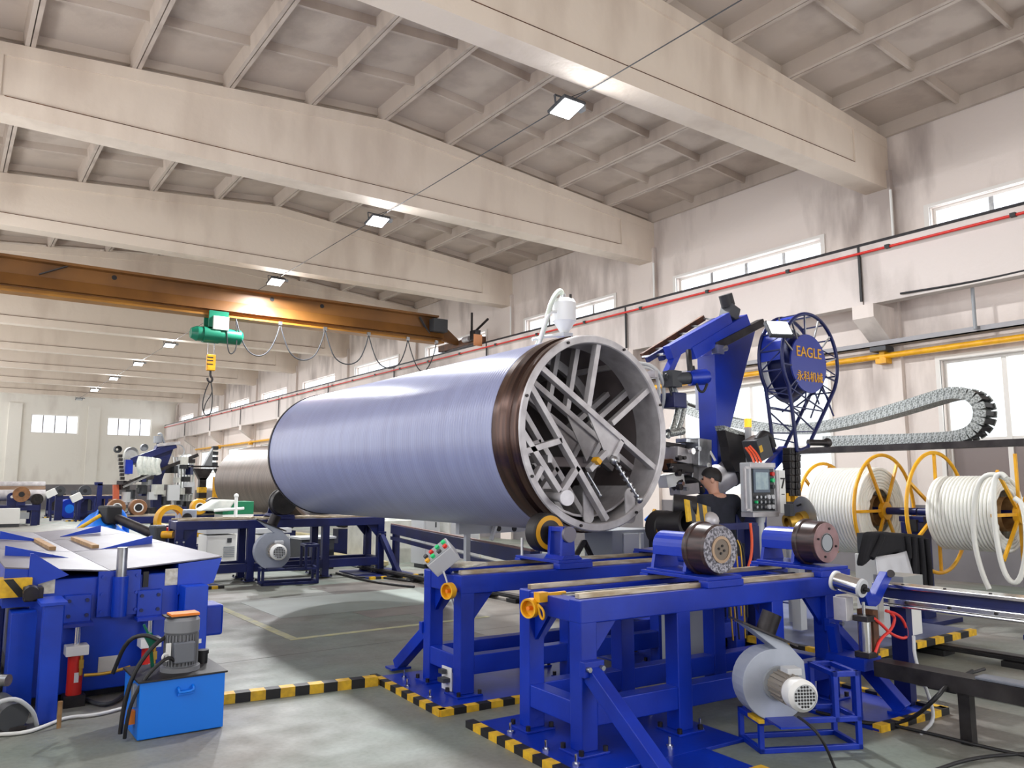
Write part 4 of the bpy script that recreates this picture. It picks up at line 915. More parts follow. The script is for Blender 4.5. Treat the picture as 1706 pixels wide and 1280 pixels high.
MB().box((RX-0.14, 4.90, 0), (RX+0.14, 5.12, 1.16)).build('post', 'navy', st, 0.006)
MB().box((RX-0.10, 4.86, 1.16), (RX+0.10, 5.16, 1.225)).build('bearing_block', 'navy', st, 0.006)
MB().box((RX-0.35, 4.7, 0), (RX+0.35, 5.3, 0.05)).build('foot', 'navy', st)
MB().obox((RX-0.15, 4.98, 1.12), (0.06, 0.14, 0.14)).build('motor_box', 'black', st)
st2 = thing('reel_stand', 'dark stand carrying the outer axle end of the near hose reel', 'stand', (RX, 3.6, 0)); MB().box((RX-0.1, 3.52, 0), (RX+0.1, 3.69, 1.23)).build('post', 'navy', st2); MB().box((RX-0.3, 3.4, 0), (RX+0.3, 3.8, 0.05)).build('foot', 'navy', st2)
st3 = thing('reel_stand', 'dark stand behind the far hose coil', 'stand', (RX, 6.5, 0)); MB().box((RX-0.1, 6.46, 0), (RX+0.1, 6.62, 1.30)).build('post', 'navy', st3); MB().box((RX-0.3, 6.3, 0), (RX+0.3, 6.75, 0.05)).build('foot', 'navy', st3)
# loose hose ends of the near coil
HYX = 9.05
pipe_thing('loose_hose', 'white hose end hanging straight from the near coil to the floor side', 'hose', [at(x, y, X=8.9) for x, y in [(1680, 800), (1660, 790), (1640, 792), (1627, 812), (1621, 860), (1624, 910), (1636, 955), (1648, 982)]], 0.026, 'white_hose', smooth=2, n=10)
pipe_thing('loose_hose', 'white hose loop sagging below the near coil at the picture edge', 'hose', [at(x, y, X=8.85) for x, y in [(1676, 796), (1668, 788), (1656, 796), (1655, 840), (1660, 900), (1672, 955), (1690, 976), (1704, 958), (1712, 900), (1705, 840), (1690, 830)]], 0.026, 'white_hose', smooth=2, n=10)

# ================================================================== BOXES BETWEEN FRAME AND REELS
kb = thing('draped_cabinet', 'white cabinet wrapped in clear film with a black cloth draped over it', 'cabinet', (7.75, 4.3, PD))
cx, cy = 7.66, 4.35
MB().box((cx-0.16, cy-0.2, PD), (cx+0.30, cy+0.2, 0.92)).build('cabinet', 'white', kb, 0.008)
MB().box((cx+0.02, cy-0.205, 0.70), (cx+0.16, cy-0.2, 0.78)).build('slot', 'black', kb)
MB().box((cx-0.1, cy-0.1, 0.92), (cx+0.25, cy+0.2, 1.12)).build('top_box', 'dark_grey', kb)
def cloth(parent, name, m, pts, nx, ny, amp, seed):
    r = random.Random(seed); vs = []; fs = []
    for j in range(ny+1):
        for i in range(nx+1):
            u, v = i/nx, j/ny; a = pts[0].lerp(pts[1], u); b = pts[3].lerp(pts[2], u); p = a.lerp(b, v)
            vs.append(p + V((math.sin(u*13+seed)*amp*v, -abs(math.sin(u*9+seed))*amp*(0.3+v), math.sin(u*6)*amp*0.25)))
    for j in range(ny):
        for i in range(nx): fs.append((j*(nx+1)+i, j*(nx+1)+i+1, (j+1)*(nx+1)+i+1, (j+1)*(nx+1)+i))
    o = MB().add(vs, fs, True).build(name, m, parent); s_ = o.modifiers.new('thick', 'SOLIDIFY'); s_.thickness = 0.008; return o
K = lambda x, y, Y: at(x, y, Y=Y)
co = [(1453, 887), (1475, 886), (1500, 889), (1522, 890), (1545, 893), (1550, 915), (1553, 945), (1558, 985), (1545, 987), (1530, 984), (1505, 986), (1512, 955), (1508, 935), (1500, 920), (1478, 926), (1456, 930), (1440, 946)]
MB().prism([K(x, y, 4.12) for x, y in co], (0, 0.10, 0)).build('black_cloth', 'black_cloth', kb, 0.03)
for k, (xa, ya, xb, yb) in enumerate(((1522, 895, 1520, 980), (1533, 896, 1538, 982), (1543, 898, 1550, 980), (1510, 893, 1514, 930), (1470, 892, 1452, 930))):
    MB().tube([K(xa, ya, 4.11), K((xa+xb)/2+2, (ya+yb)/2, 4.10), K(xb, yb, 4.11)], 0.028, 8).build('cloth_fold', 'black_cloth', kb)
cloth(kb, 'clear_film', 'plastic_film', [K(1456, 931, 4.12), K(1508, 918, 4.12), K(1519, 972, 4.10), K(1456, 962, 4.10)], 10, 6, 0.02, 2)
ab = tag(MB().box((6.05, 3.28, 0.72), (6.34, 3.52, 0.90)).build('junction_box', mat('aluminium_box', (178, 180, 178), 0.35, 0.6), origin=(6.2, 3.4, 0.72)), 'dull aluminium junction box beside the silver roller at the frame end', 'box')
MB().box((6.07, 3.30, 0.70), (6.32, 3.50, 0.72)).box((6.15, 3.36, 0.0), (6.24, 3.45, 0.70)).build('post', 'blue', ab)
# ------------------------------------------------------------------ longitudinal guide beam at the right of the nearest frame
gb = thing('guide_beam', 'blue guide beam with silver rails running past the frame to the picture edge', 'beam', (5.75, 2.4, 0))
MB().box((5.78, -1.0, 0.715), (5.90, 3.36, 0.862)).build('beam', 'navy', gb, 0.005)
MB().box((5.745, -1.0, 0.845), (5.90, 3.36, 0.875)).build('upper_rail', 'chrome', gb, 0.006)
MB().box((5.745, -1.0, 0.735), (5.785, 3.36, 0.775)).box((5.735, -1.0, 0.715), (5.785, 3.36, 0.733)).build('lower_rail', 'chrome', gb, 0.006)
for k in range(12): 
    MB().cyl((5.744, 3.1-0.3*k, 0.755), (5.735, 3.1-0.3*k, 0.755), 0.011, n=8).build('rail_bolt', 'dark_steel', gb)
    MB().cyl((5.80, 3.15-0.3*k, 0.874), (5.80, 3.15-0.3*k, 0.88), 0.011, n=8).build('rail_bolt', 'dark_steel', gb)
for y in (-0.6, 3.2): MB().box((5.8, y-0.06, 0), (5.88, y+0.06, 0.715)).build('post', 'navy', gb)
# silver roller with its fork
sr = thing('guide_roller', 'silver guide roller with a blue forked bracket and an air cylinder at the frame end', 'roller', (5.55, 3.3, 0))
r0, r1 = K(1390, 967, 3.36), K(1434, 980, 3.16)
ax = (r1-r0).normalized()
MB().cyl(r0, r1, 0.062, n=28).build('roller', 'chrome', sr)
MB().lathe(r1, ax, [(0.0, 0.066), (0.02, 0.062), (0.02, 0.035), (-0.01, 0.035)], 28).build('end_cap', 'light_grey', sr)
MB().cyl(r1, r1 + ax*0.03, 0.035, n=16).cyl(r1, r1+ax*0.06, 0.014, n=10).build('bearing', 'black', sr)
MB().lathe(r0, ax, [(0.0, 0.07), (0.02, 0.07), (0.02, 0.05)], 28).build('rear_collar', 'white', sr)
f0, f1_, f2_ = K(1440, 975, 3.18), K(1449, 1000, 3.18), K(1484, 955, 3.12)
MB().prism([K(1437, 978, 3.18), K(1447, 976, 3.18), K(1453, 992, 3.18), K(1459, 990, 3.18), K(1478, 953, 3.18), K(1489, 957, 3.18), K(1466, 1006, 3.18), K(1460, 1011, 3.18), K(1447, 1010, 3.18)], (0, 0.06, 0)).build('fork', 'blue', sr, 0.004)
MB().cyl(K(1484, 956, 3.16), K(1484, 956, 3.26), 0.028, n=16).build('fork_pin', 'dark_steel', sr)
a0, a1 = K(1440, 1030, 3.2), K(1443, 1090, 3.2)
MB().cyl(a0, a1, 0.042, n=24).build('air_cylinder', 'chrome', sr)
for p in (a0, a1): MB().obox(p, (0.11, 0.11, 0.04)).build('cylinder_cap', 'dark_steel', sr, 0.004)
MB().cyl(a0, K(1438, 1003, 3.2), 0.012, n=10).build('piston_rod', 'chrome', sr)
MB().box(V((a1.x+0.045, 3.16, a1.z)), V((a1.x+0.11, 3.28, a0.z+0.05))).build('guide_post', 'rust', sr)
MB().box(V((a0.x-0.12, 3.26, a0.z-0.02)), V((a0.x-0.03, 3.36, a0.z+0.14))).build('valve_block', 'silver_paint', sr, 0.004)
MB().prism([K(1463, 985, 3.25), K(1471, 985, 3.25), K(1474, 1045, 3.25), K(1466, 1040, 3.25)], (0, 0.012, 0)).build('guard_plate', 'offwhite', sr)
MB().box(V((a1.x-0.1, 3.16, a1.z-0.10)), V((a1.x+0.12, 3.45, a1.z-0.02))).build('shelf_bracket', 'blue', sr)
MB().bar(V((a1.x, 3.42, a1.z-0.06)), V((a1.x-0.05, 3.42, 0.6)), 0.06, 0.06).build('hanger', 'blue', sr)
MB().bar(V((a1.x+0.02, 3.30, a1.z-0.08)), V((a1.x+0.02, 3.30, 0.0)), 0.05, 0.05).build('leg', 'blue', sr)
for k, pts in enumerate(([(1455, 1030), (1468, 1040), (1485, 1058), (1510, 1066), (1512, 1050), (1500, 1025), (1476, 1018)], [(1458, 1088), (1466, 1065), (1485, 1050), (1492, 1030), (1484, 1022)])):
    MB().tube([K(x, y, 3.15) for x, y in pts], 0.011, 8).build('air_hose', 'red_hose', sr)
pipe_thing('grey_hose', 'pale hose hanging down from the platform to the floor plate', 'hose', [K(1522, 1060, 3.0), K(1524, 1100, 2.97), K(1548, 1160, 2.92), K(1558, 1200, 2.88), K(1535, 1222, 2.8)], 0.012, 'light_grey', smooth=2)
# low black beam on a leg
lb = thing('low_beam', 'low black beam on a single leg beside the guide roller', 'beam', (5.33, 2.5, 0))
MB().box((5.27, 0.2, 0.36), (5.42, 3.1, 0.41)).box((5.27, 0.2, 0.31), (5.29, 3.1, 0.36)).build('beam', 'dark_steel', lb)
MB().box((5.28, 1.6, 0.41), (5.40, 2.45, 0.43)).build('cover', mat('grey_cover', (110, 114, 124), 0.4), lb, 0.006)
MB().box((5.30, 2.50, 0), (5.37, 2.57, 0.36)).build('leg', 'dark_steel', lb)
MB().box((5.30, 0.4, 0), (5.37, 0.47, 0.36)).build('leg', 'dark_steel', lb)
cabs = [[(1370, 1188), (1450, 1210), (1520, 1200), (1560, 1160), (1590, 1130), (1640, 1115)], [(1360, 1186), (1440, 1206), (1510, 1206), (1555, 1170), (1580, 1140), (1620, 1118)], [(1470, 1205), (1560, 1225), (1640, 1245), (1720, 1262)], [(1540, 1290), (1620, 1262), (1720, 1255)]]
for i, pts in enumerate(cabs):
    q = [at(x, y, Z=0.02) for x, y in pts] if i > 1 else [at(x, y, Z=0.03) for x, y in pts[:3]] + [K(x, y, 2.62) for x, y in pts[3:]]
    pipe_thing('floor_cable', ['black cable rising from the floor plate to the low black beam', 'second black cable rising beside the low black beam', 'black cable lying on the floor past the leg of the low beam', 'black cable curving on the floor at the bottom corner'][i], 'cable', q, 0.011, 'black', smooth=2)

# ================================================================== BLOWERS
def blower(label, loc, rot, s=1.0, m='blue', yellow=True):
    t = thing('blower', label, 'blower', group='centrifugal blowers on blue stands')
    # stand: low tray frame with a tall back frame (local x to the motor side)
    w = 0.03
    def B(a, b): MB().box((min(a[0], b[0])-w/2, min(a[1], b[1])-w/2, min(a[2], b[2])), (max(a[0], b[0])+w/2, max(a[1], b[1])+w/2, max(a[2], b[2]))).build('stand_bar', m, t, 0.003)
    L_, D_, h1, h2 = 0.62, 0.28, 0.16, 0.45
    for x in (0, L_):
        for y in (0, D_): B((x, y, 0), (x, y, h1 if x == 0 else h2))
    for z in (0, h1):
        for y in (0, D_): B((0, y, z), (L_, y, z+w))
        for x in (0, L_): B((x, 0, z), (x, D_, z+w))
    for y in (0, D_): B((L_-0.14, y, h1), (L_-0.14, y, h2)); B((L_-0.14, y, h2-w), (L_, y, h2))
    B((L_, 0, h2-w), (L_, D_, h2)); B((L_-0.14, 0, h2-w), (L_-0.14, D_, h2))
    if yellow:
        for x0, x1 in ((0.0, 0.08), (0.16, 0.24)): MB().box((x0-0.017, -0.018, h1+0.012), (x0+0.017, D_*(1 if x0 else 0.5), h1+w+0.002)).build('yellow_tape', 'hazard_yellow', t)
    # scroll casing: spiral in the x-z plane, thickness along y
    c = V((0.12, 0.10, 0.16+0.235)); pr = []
    for k in range(26):
        a = math.radians(100 + 270*k/25); r = 0.135 + 0.075*k/25; pr.append(V((c.x - r*math.cos(a)*-1*-1, 0.0, c.z + r*math.sin(a))))
    top = [V((c.x+0.16, 0, c.z+0.12)), V((c.x-0.02, 0, c.z+0.30))]
    poly = []
    for k in range(25):
        a = math.radians(-20 - 250*k/24); r = 0.195 + 0.03*math.sin(PI*k/24); poly.append(V((c.x + r*math.cos(a), 0, c.z + r*math.sin(a))))
    poly += [V((c.x-0.19, 0, c.z+0.34)), V((c.x+0.07, 0, c.z+0.23)), V((c.x+0.17, 0, c.z+0.12))]
    MB().prism(poly, (0, 0.16, 0)).build('scroll_casing', 'blower_grey', t, 0.004)
    a, b = V((c.x-0.20, -0.02, c.z+0.285)), V((c.x+0.20, -0.02, c.z+0.085)); d = (b-a).normalized(); nrm = V((-d.z, 0, d.x))
    a2, b2 = V((c.x-0.22, 0, c.z+0.355)), V((c.x+0.12, 0, c.z+0.21)); d = (b2-a2).normalized(); nrm = V((-d.z, 0, d.x))
    MB().prism([a2-V((0, .03, 0)), b2-V((0, .03, 0)), b2-V((0, .03, 0))+nrm*0.012, a2-V((0, .03, 0))+nrm*0.012], (0, 0.22, 0)).build('outlet_flange', 'dark_steel', t)
    mm = a2.lerp(b2, 0.55) + V((0, 0.08, 0)); MB().lathe(mm, nrm, [(0.01, 0.06), (0.13, 0.06), (0.13, 0.052), (0.01, 0.05)], 24).build('outlet_pipe', 'dark_steel', t)
    # motor on the casing side, axis towards the viewer side (-y)
    mc = V((c.x, 0.0, c.z))
    MB().cyl(mc, mc + V((0, -0.025, 0)), 0.10, n=28).build('motor_flange', 'grey', t)
    mo = MB().cyl(mc + V((0, -0.02, 0)), mc + V((0, -0.20, 0)), 0.078, n=24).build('motor', mat('motor_beige', (150, 142, 132), 0.5, 0.2) if 'motor_beige' not in M else 'motor_beige', t)
    for k in range(18):
        a = 2*PI*k/18; MB().obox(mc + V((0.08*math.cos(a), -0.11, 0.08*math.sin(a))), (0.018, 0.15, 0.005), Matrix.Rotation(-a, 3, 'Y')).build('cooling_fin', 'motor_beige', mo)
    MB().obox(mc + V((0.03, -0.11, 0.095)), (0.09, 0.09, 0.04)).build('terminal_box', 'light_grey', mo, 0.004)
    fc = MB().lathe(mc + V((0, -0.20, 0)), (0, -1, 0), [(0.0, 0.08), (0.02, 0.088), (0.10, 0.088), (0.125, 0.068)], 28).build('fan_cover', 'white', t)
    MB().cyl(mc + V((0, -0.318, 0)), mc + V((0, -0.3205, 0)), 0.069, n=28).build('grille_disc', 'light_grey', fc)
    for i in range(-3, 4):
        for j in range(-3, 4):
            if i*i + j*j < 11: MB().cyl(mc + V((0.0175*i, -0.3204, 0.0175*j)), mc + V((0.0175*i, -0.3225, 0.0175*j)), 0.007, n=8).build('grille_hole', 'black', fc)
    MB().box((c.x-0.09, -0.2, h1+w), (c.x+0.09, 0.14, h1+w+0.012)).build('mounting_plate', m, t)
    t.location = loc; t.rotation_euler = (0, 0, math.radians(rot)); t.scale = (s, s, s)
    return t
blower('grey blower with a silver motor on a low blue stand before the nearest frame', (4.14, 3.18, 0.0), -28, 1.02)
blower('distant grey blower on a blue stand in front of the far roller frame', at(437, 977, Z=0), -10, 1.4, 'navy', False)
pipe_thing('blower_cable', 'black cable hanging from the near blower motor to the floor', 'cable', [at(1330, 1195, Y=2.85), at(1345, 1205, Y=2.75), at(1370, 1230, Y=2.65), at(1395, 1290, Z=0.02)], 0.008, 'black', smooth=2)
# yellow end handwheels, pendant box, papers
for f, lab, zz in ((f1, 'yellow handwheel at the end of the nearest frame', 0.82), (f2, 'yellow handwheel at the end of the second frame', 0.80)):
    p = on_frame(f, -0.06, 0.43 if f is f1 else 0.05, zz); t = thing('handwheel', lab, 'handwheel', p, 'yellow handwheels')
    d = V((-1, -0.25, 0)).normalized(); p = V(p)
    MB().lathe(p, d, [(0, 0.045), (0, 0.062), (0.05, 0.062), (0.05, 0.05), (0.012, 0.05), (0.012, 0.0005)], 28).build('rim', 'yellow', t)
    MB().cyl(p + d*0.05, p - d*0.06, 0.014, n=12).build('shaft', 'orange', t)
    if f is f1:
        MB().tube([p + V((-0.01, -0.07, 0.03)), p + V((0.01, -0.11, -0.01)), p + V((0.01, -0.10, -0.07)), p + V((0.0, -0.075, -0.04)), p + V((-0.01, -0.07, 0.03))], 0.008, 8).build('chain_hook', 'yellow', t)
        MB().bar(p + V((0.02, -0.05, 0.075)), p + V((0.19, -0.10, 0.085)), 0.03, 0.03).build('lock_bar', 'yellow', t)
        MB().obox(p + V((0.03, -0.05, 0.07)), (0.07, 0.06, 0.06)).build('lock_block', 'yellow', t)
pd = thing('pendant_box', 'grey push button box with green and red buttons tilted on the second frame', 'control box', on_frame(f2, -0.02, 0.3, 0.91))
c = at(736, 929, Y=5.5); n_ax = V((-0.668, -0.072, 0.6)).normalized(); l_ax = V((-0.648, 0.468, -0.6)); l_ax = (l_ax - n_ax*l_ax.dot(n_ax)).normalized(); w_ax = l_ax.cross(n_ax)
Rp = Matrix((w_ax, l_ax, n_ax)).transposed()
MB().obox(c, (0.16, 0.23, 0.14), Rp).build('box', 'light_grey', pd, 0.006)
MB().obox(c + Rp @ V((0, 0, 0.072)), (0.15, 0.22, 0.006), Rp).build('face', 'grey', pd)
for i, (u, v, m_) in enumerate(((-.035, .07, 'red'), (0.02, .07, 'lamp_green'), (-.035, .02, 'dark_grey'), (0.02, .02, 'lamp_green'), (-.035, -.03, 'lamp_green'), (0.02, -.03, 'red'), (-.035, -.075, 'yellow'), (0.02, -.075, 'dark_grey'))):
    p = c + Rp @ V((u*1.2, -v*1.2, 0.074)); MB().cyl(p, p + Rp @ V((0, 0, 0.022)), 0.018, n=14).build('button', m_, pd)
MB().bar(c + Rp @ V((0, 0, -0.07)), V(on_frame(f2, 0.05, 0.3, 0.885)), 0.04, 0.03).build('bracket', 'blue', pd)
MB().tube([c + V((-0.02, -0.06, -0.10)), c + V((0.0, -0.10, -0.2)), c + V((0.05, -0.12, -0.4)), c + V((0.10, -0.1, -0.56))], 0.008, 8).build('cable', 'light_grey', pd)
pp = MB()
for k in range(4): pp.obox(V(on_frame(f2, 0.22 + 0.01*k, 0.3, 0.95 + 0.006*k)), (0.26, 0.2, 0.006), rotz(0.2 + 0.15*k))
pc = tag(pp.build('paper_stack', 'paper', origin=on_frame(f2, 0.22, 0.3, 0.945)), 'loose white papers lying on the rails of the second frame', 'papers')
# plate at the foot of the second frame, small fittings
t = thing('limit_switch', 'small white switch plate bolted at the foot of the second frame', 'switch', on_frame(f2, -0.03, 0.22, 0.036))
p = V(on_frame(f2, 0.0, 0.22, 0.09)); MB().box(p + V((-0.02, -0.10, -0.05)), p + V((-0.012, 0.04, 0.12))).build('plate', 'white', t); MB().obox(p + V((-0.05, -0.04, 0.03)), (0.06, 0.09, 0.03)).obox(p + V((-0.05, -0.02, 0.09)), (0.04, 0.06, 0.03)).build('switch_body', 'dark_grey', t)
# grey column block seen between the frame posts
tag(MB().box((5.1, 4.62, 0), (5.5, 4.9, 0.62)).build('grey_cabinet', 'grey', bevel=0.006, origin=(5.3, 4.75, 0)), 'low grey steel cabinet seen between the posts of the nearest frame', 'cabinet')
# hazard kerb on the floor between hydraulic unit and second frame
kb2 = thing('floor_kerb', 'low black and yellow kerb on the floor beside the hydraulic unit', 'kerb', (1.75, 6.22, 0))
a, b = V((1.70, 6.22, 0)), V((3.0, 6.03, 0)); n = 12
for k in range(n):
    p, q = a.lerp(b, k/n), a.lerp(b, (k+1)/n); MB().bar(p + V((0, 0, 0.035)), q + V((0, 0, 0.035)), 0.09, 0.07).build('kerb_block', 'hazard_yellow' if k % 2 else 'black', kb2)
# ================================================================== THE WORKER
def skinned(name, m, verts, edges, rad, root, parent, sub=2):
    me = bpy.data.meshes.new(name); me.from_pydata([tuple(V(v) - parent.location) for v in verts], edges, []); me.update(); me.materials.append(M[m])
    o = bpy.data.objects.new(name, me); COL.objects.link(o); o.parent = parent
    md = o.modifiers.new('skin', 'SKIN'); md.use_smooth_shade = True
    for i, r in enumerate(rad):
        sv = me.skin_vertices[0].data[i]; sv.radius = r if isinstance(r, tuple) else (r, r); sv.use_root = (i == root)
    s = o.modifiers.new('sub', 'SUBSURF'); s.levels = sub; s.render_levels = sub
    return o
pn = thing('person', 'worker in a dark navy T-shirt standing with his back turned behind the crusted wheel', 'person', (6.55, 5.42, PD))
fd = V((0.16, 0.985, 0)).normalized(); rd = V((fd.y, -fd.x, 0)); hd = V((-0.72, 0.69, -0.12)).normalized(); hr = V((hd.y, -hd.x, 0)).normalized()
B0 = V((6.58, 5.44, 0))
def W(r, f, z): return B0 + rd*r + fd*f + V((0, 0, z))
hc = W(-0.02, 0.13, 1.655)
bv = [W(0, 0, 1.0), W(0, 0.02, 1.2), W(0, 0.05, 1.42), W(-0.01, 0.08, 1.50), W(-0.015, 0.10, 1.56), hc, hc + V((0, 0, 0.06)) - hd*0.015,
      W(-0.19, 0.06, 1.42), W(-0.25, 0.16, 1.22), W(-0.17, 0.38, 1.18), W(-0.14, 0.46, 1.19),
      W(0.19, 0.05, 1.42), W(0.28, 0.06, 1.18), W(0.20, 0.30, 1.10), W(0.17, 0.39, 1.11),
      W(-0.10, 0, 0.96), W(-0.11, 0.03, 0.58), W(-0.11, 0.0, 0.22), W(-0.12, 0.13, 0.18),
      W(0.10, 0, 0.96), W(0.11, 0.03, 0.58), W(0.11, 0.0, 0.22), W(0.12, 0.13, 0.18),
      hc + hd*0.075 + V((0, 0, -0.045)), hc + hd*0.105 + V((0, 0, -0.01))]
be = [(0,1),(1,2),(2,3),(3,4),(4,5),(5,6),(2,7),(7,8),(8,9),(9,10),(2,11),(11,12),(12,13),(13,14),(0,15),(15,16),(16,17),(17,18),(0,19),(19,20),(20,21),(21,22),(5,23),(5,24)]
br = [(0.13,0.10),(0.125,0.095),(0.12,0.09),0.06,0.055,(0.085,0.08),(0.075,0.07),0.06,0.043,0.033,0.028,0.06,0.043,0.033,0.028,0.085,0.06,0.042,0.035,0.085,0.06,0.042,0.035,0.03,0.014]
skinned('body', 'skin', bv, be, br, 0, pn)
# hands: palm with five finger chains each
for s_, wr, el in ((-1, bv[10], bv[9]), (1, bv[14], bv[13])):
    d = (wr - el).normalized(); sd = rd*s_; hv = [wr, wr + d*0.05, wr + d*0.085]; he = [(0,1),(1,2)]; hr_ = [0.024, (0.034, 0.018), (0.036, 0.016)]
    for k in range(4):
        b = wr + d*0.085 + sd*(0.024 - 0.016*k); i = len(hv); L = (0.062, 0.072, 0.068, 0.052)[k]
        hv += [b, b + d*L*0.55 + V((0, 0, -0.008)), b + d*L*0.85 + V((0, 0, -0.032))]; he += [(2, i), (i, i+1), (i+1, i+2)]; hr_ += [0.0095, 0.009, 0.008]
    i = len(hv); hv += [wr + d*0.035 - sd*0.035, wr + d*0.07 - sd*0.052 + V((0, 0, -0.015))]; he += [(1, i), (i, i+1)]; hr_ += [0.011, 0.009]
    skinned('hand', 'skin', hv, he, hr_, 0, pn, 1)
sv_ = [W(0, 0, 0.93), W(0, 0.01, 1.1), W(0, 0.03, 1.28), W(0, 0.05, 1.42), W(0, 0.065, 1.475), W(-0.20, 0.06, 1.425), W(-0.265, 0.13, 1.27), W(0.20, 0.05, 1.425), W(0.29, 0.06, 1.23), W(-0.215, 0.26, 1.2), W(0.245, 0.18, 1.15)]
skinned('shirt', 'shirt', sv_, [(0,1),(1,2),(2,3),(3,4),(3,5),(5,6),(3,7),(7,8),(6,9),(8,10)], [(0.185,0.135),(0.185,0.135),(0.20,0.14),(0.165,0.12),0.08,0.095,0.08,0.095,0.08,0.062,0.062], 0, pn)
tv_ = [W(0, 0, 1.0), W(-0.10, 0, 0.92), W(-0.11, 0.03, 0.58), W(-0.11, 0.0, 0.23), W(0.10, 0, 0.92), W(0.11, 0.03, 0.58), W(0.11, 0.0, 0.23)]
skinned('trousers', 'trousers', tv_, [(0,1),(1,2),(2,3),(0,4),(4,5),(5,6)], [(0.17,0.125),0.105,0.08,0.065,0.105,0.08,0.065], 0, pn)
for s_ in (-1, 1): MB().sph(W(0.115*s_, 0.07, 0.19), 0.05, 12, (1, 2.6, 0.75), rotz(math.atan2(-fd.x, fd.y))).build('shoe', 'black', pn)
# hair: cap over the back and crown; ears
hm = MB(); R_h = Matrix((hr, hd, hr.cross(hd))).transposed()
n_ = 20
vs = []; fs = []
for j in range(9):
    for i in range(n_):
        ph = 2*PI*i/n_; k_ = (1 - math.sin(ph))/2; th = PI*(0.33 + 0.37*k_**0.6)*j/8
        x, y, z = math.sin(th)*math.cos(ph), math.sin(th)*math.sin(ph), math.cos(th)
        vs.append(hc + V((0, 0, 0.022)) - hd*0.012 + R_h @ V((0.096*x, 0.110*y, 0.110*z)))
for j in range(8):
    for i in range(n_): fs.append((j*n_+i, j*n_+(i+1) % n_, (j+1)*n_+(i+1) % n_, (j+1)*n_+i))
hm.add(vs, fs, True).build('hair', 'hair', pn)
for s_ in (-1, 1): MB().sph(hc + hr*0.088*s_ + V((0, 0, -0.01)) - hd*0.01, 0.03, 10, (0.35, 0.75, 1.1), R_h).build('ear', 'skin', pn)
for s_ in (-1, 1): MB().sph(hc + hr*0.034*s_ + hd*0.082 + V((0, 0, 0.012)), 0.011, 8).build('eye', 'black', pn)
MB().obox(hc + hd*0.098 + V((0, 0, -0.06)), (0.045, 0.012, 0.01), R_h).build('mouth', mat('lips', (160, 96, 84), 0.5), pn)

# ================================================================== OVERHEAD CRANE
CY = 21.3
cr = thing('overhead_crane', 'orange brown overhead crane bridge spanning the hall', 'crane', (6.5, CY, 5.95))
gm = MB(); gm.box((XL+0.4, CY-0.06, 6.15), (12.35, CY+0.06, 6.82)).box((XL+0.4, CY-0.28, 6.78), (12.35, CY+0.28, 6.84))
gm.prism([(12.35, CY-0.06, 6.82), (12.35, CY-0.06, 6.15), (13.2, CY-0.06, 6.02), (13.2, CY-0.06, 6.2)], (0, 0.12, 0)); gm.build('girder', 'crane_paint', cr)
MB().prism([(XL+0.4, CY-0.09, 6.45), (XL+0.4, CY-0.2, 6.17), (XL+0.4, CY+0.2, 6.17), (XL+0.4, CY+0.09, 6.45)], (13.1, 0, 0)).build('lower_box', 'crane_paint', cr)
MB().box((XL+0.4, CY-0.2, 6.0), (12.6, CY+0.2, 6.05)).box((XL+0.4, CY-0.03, 6.05), (12.6, CY+0.03, 6.17)).build('runway_flange', mat('flange_yellow', (172, 118, 38), 0.45, rgb2=(140, 92, 30), scale=0.8), cr)
for x in (7.15, 8.6, 3.2): MB().cyl((x, CY-0.062, 6.68), (x, CY-0.068, 6.68), 0.06, n=16).build('lightening_hole', 'black', cr)
MB().obox((12.35, CY-0.25, 6.52), (0.5, 0.3, 0.4)).build('control_cabinet', 'dark_grey', cr, 0.01)
MB().bar((11.75, CY-0.07, 6.75), (12.1, CY-0.07, 6.25), 0.02, 0.2, up=(0, 1, 0)).build('stripe_plate', 'dark_grey', cr)
MB().bar((2.2, CY-0.07, 6.8), (1.6, CY-0.07, 6.5), 0.02, 0.2, up=(0, 1, 0)).build('stripe_plate', 'dark_grey', cr)
MB().box((13.2, CY-1.2, 5.96), (13.5, CY+1.2, 6.16)).build('end_truck', 'rust', cr)
MB().box((13.0, CY-1.35, 6.0), (13.2, CY-1.05, 6.3)).build('drive_unit', 'dark_steel', cr)
for y in (-0.95, 0.95): MB().cyl((13.26, CY+y, 6.0), (13.40, CY+y, 6.0), 0.1, n=18).build('wheel', 'dark_steel', cr)
MB().cyl((13.1, CY-0.9, 6.1), (13.1, CY-0.55, 6.1), 0.09, n=14).build('travel_motor', 'silver_paint', cr)
MB().obox((13.0, CY-1.5, 5.95), (0.3, 0.02, 0.35)).build('tag_plate', mat('tag_orange', (220, 150, 100), 0.6), cr)
MB().bar((13.1, CY-1.0, 6.2), (13.1, CY-1.9, 6.55), 0.05).bar((13.1, CY-1.0, 6.1), (13.1, CY-1.0, 6.9), 0.05).build('collector_arm', 'dark_steel', cr)
fx = [6.15, 7.35, 8.65, 10.0, 11.3, 12.3]
for a, b in zip(fx[:-1], fx[1:]):
    MB().tube([(a, CY-0.22, 5.98), (a+0.1, CY-0.25, 5.6), (a+0.3, CY-0.25, 5.15), ((a+b)/2, CY-0.25, 5.0), (b-0.3, CY-0.25, 5.15), (b-0.1, CY-0.25, 5.6), (b, CY-0.22, 5.98)], 0.018, 6).build('festoon_cable', 'dark_grey', cr)
    MB().box((b-0.05, CY-0.25, 5.95), (b+0.05, CY-0.19, 6.05)).build('cable_trolley', 'steel', cr)
ho = thing('hoist', 'green electric hoist hanging under the crane bridge', 'hoist', (5.6, CY, 5.4))
hz = 5.5
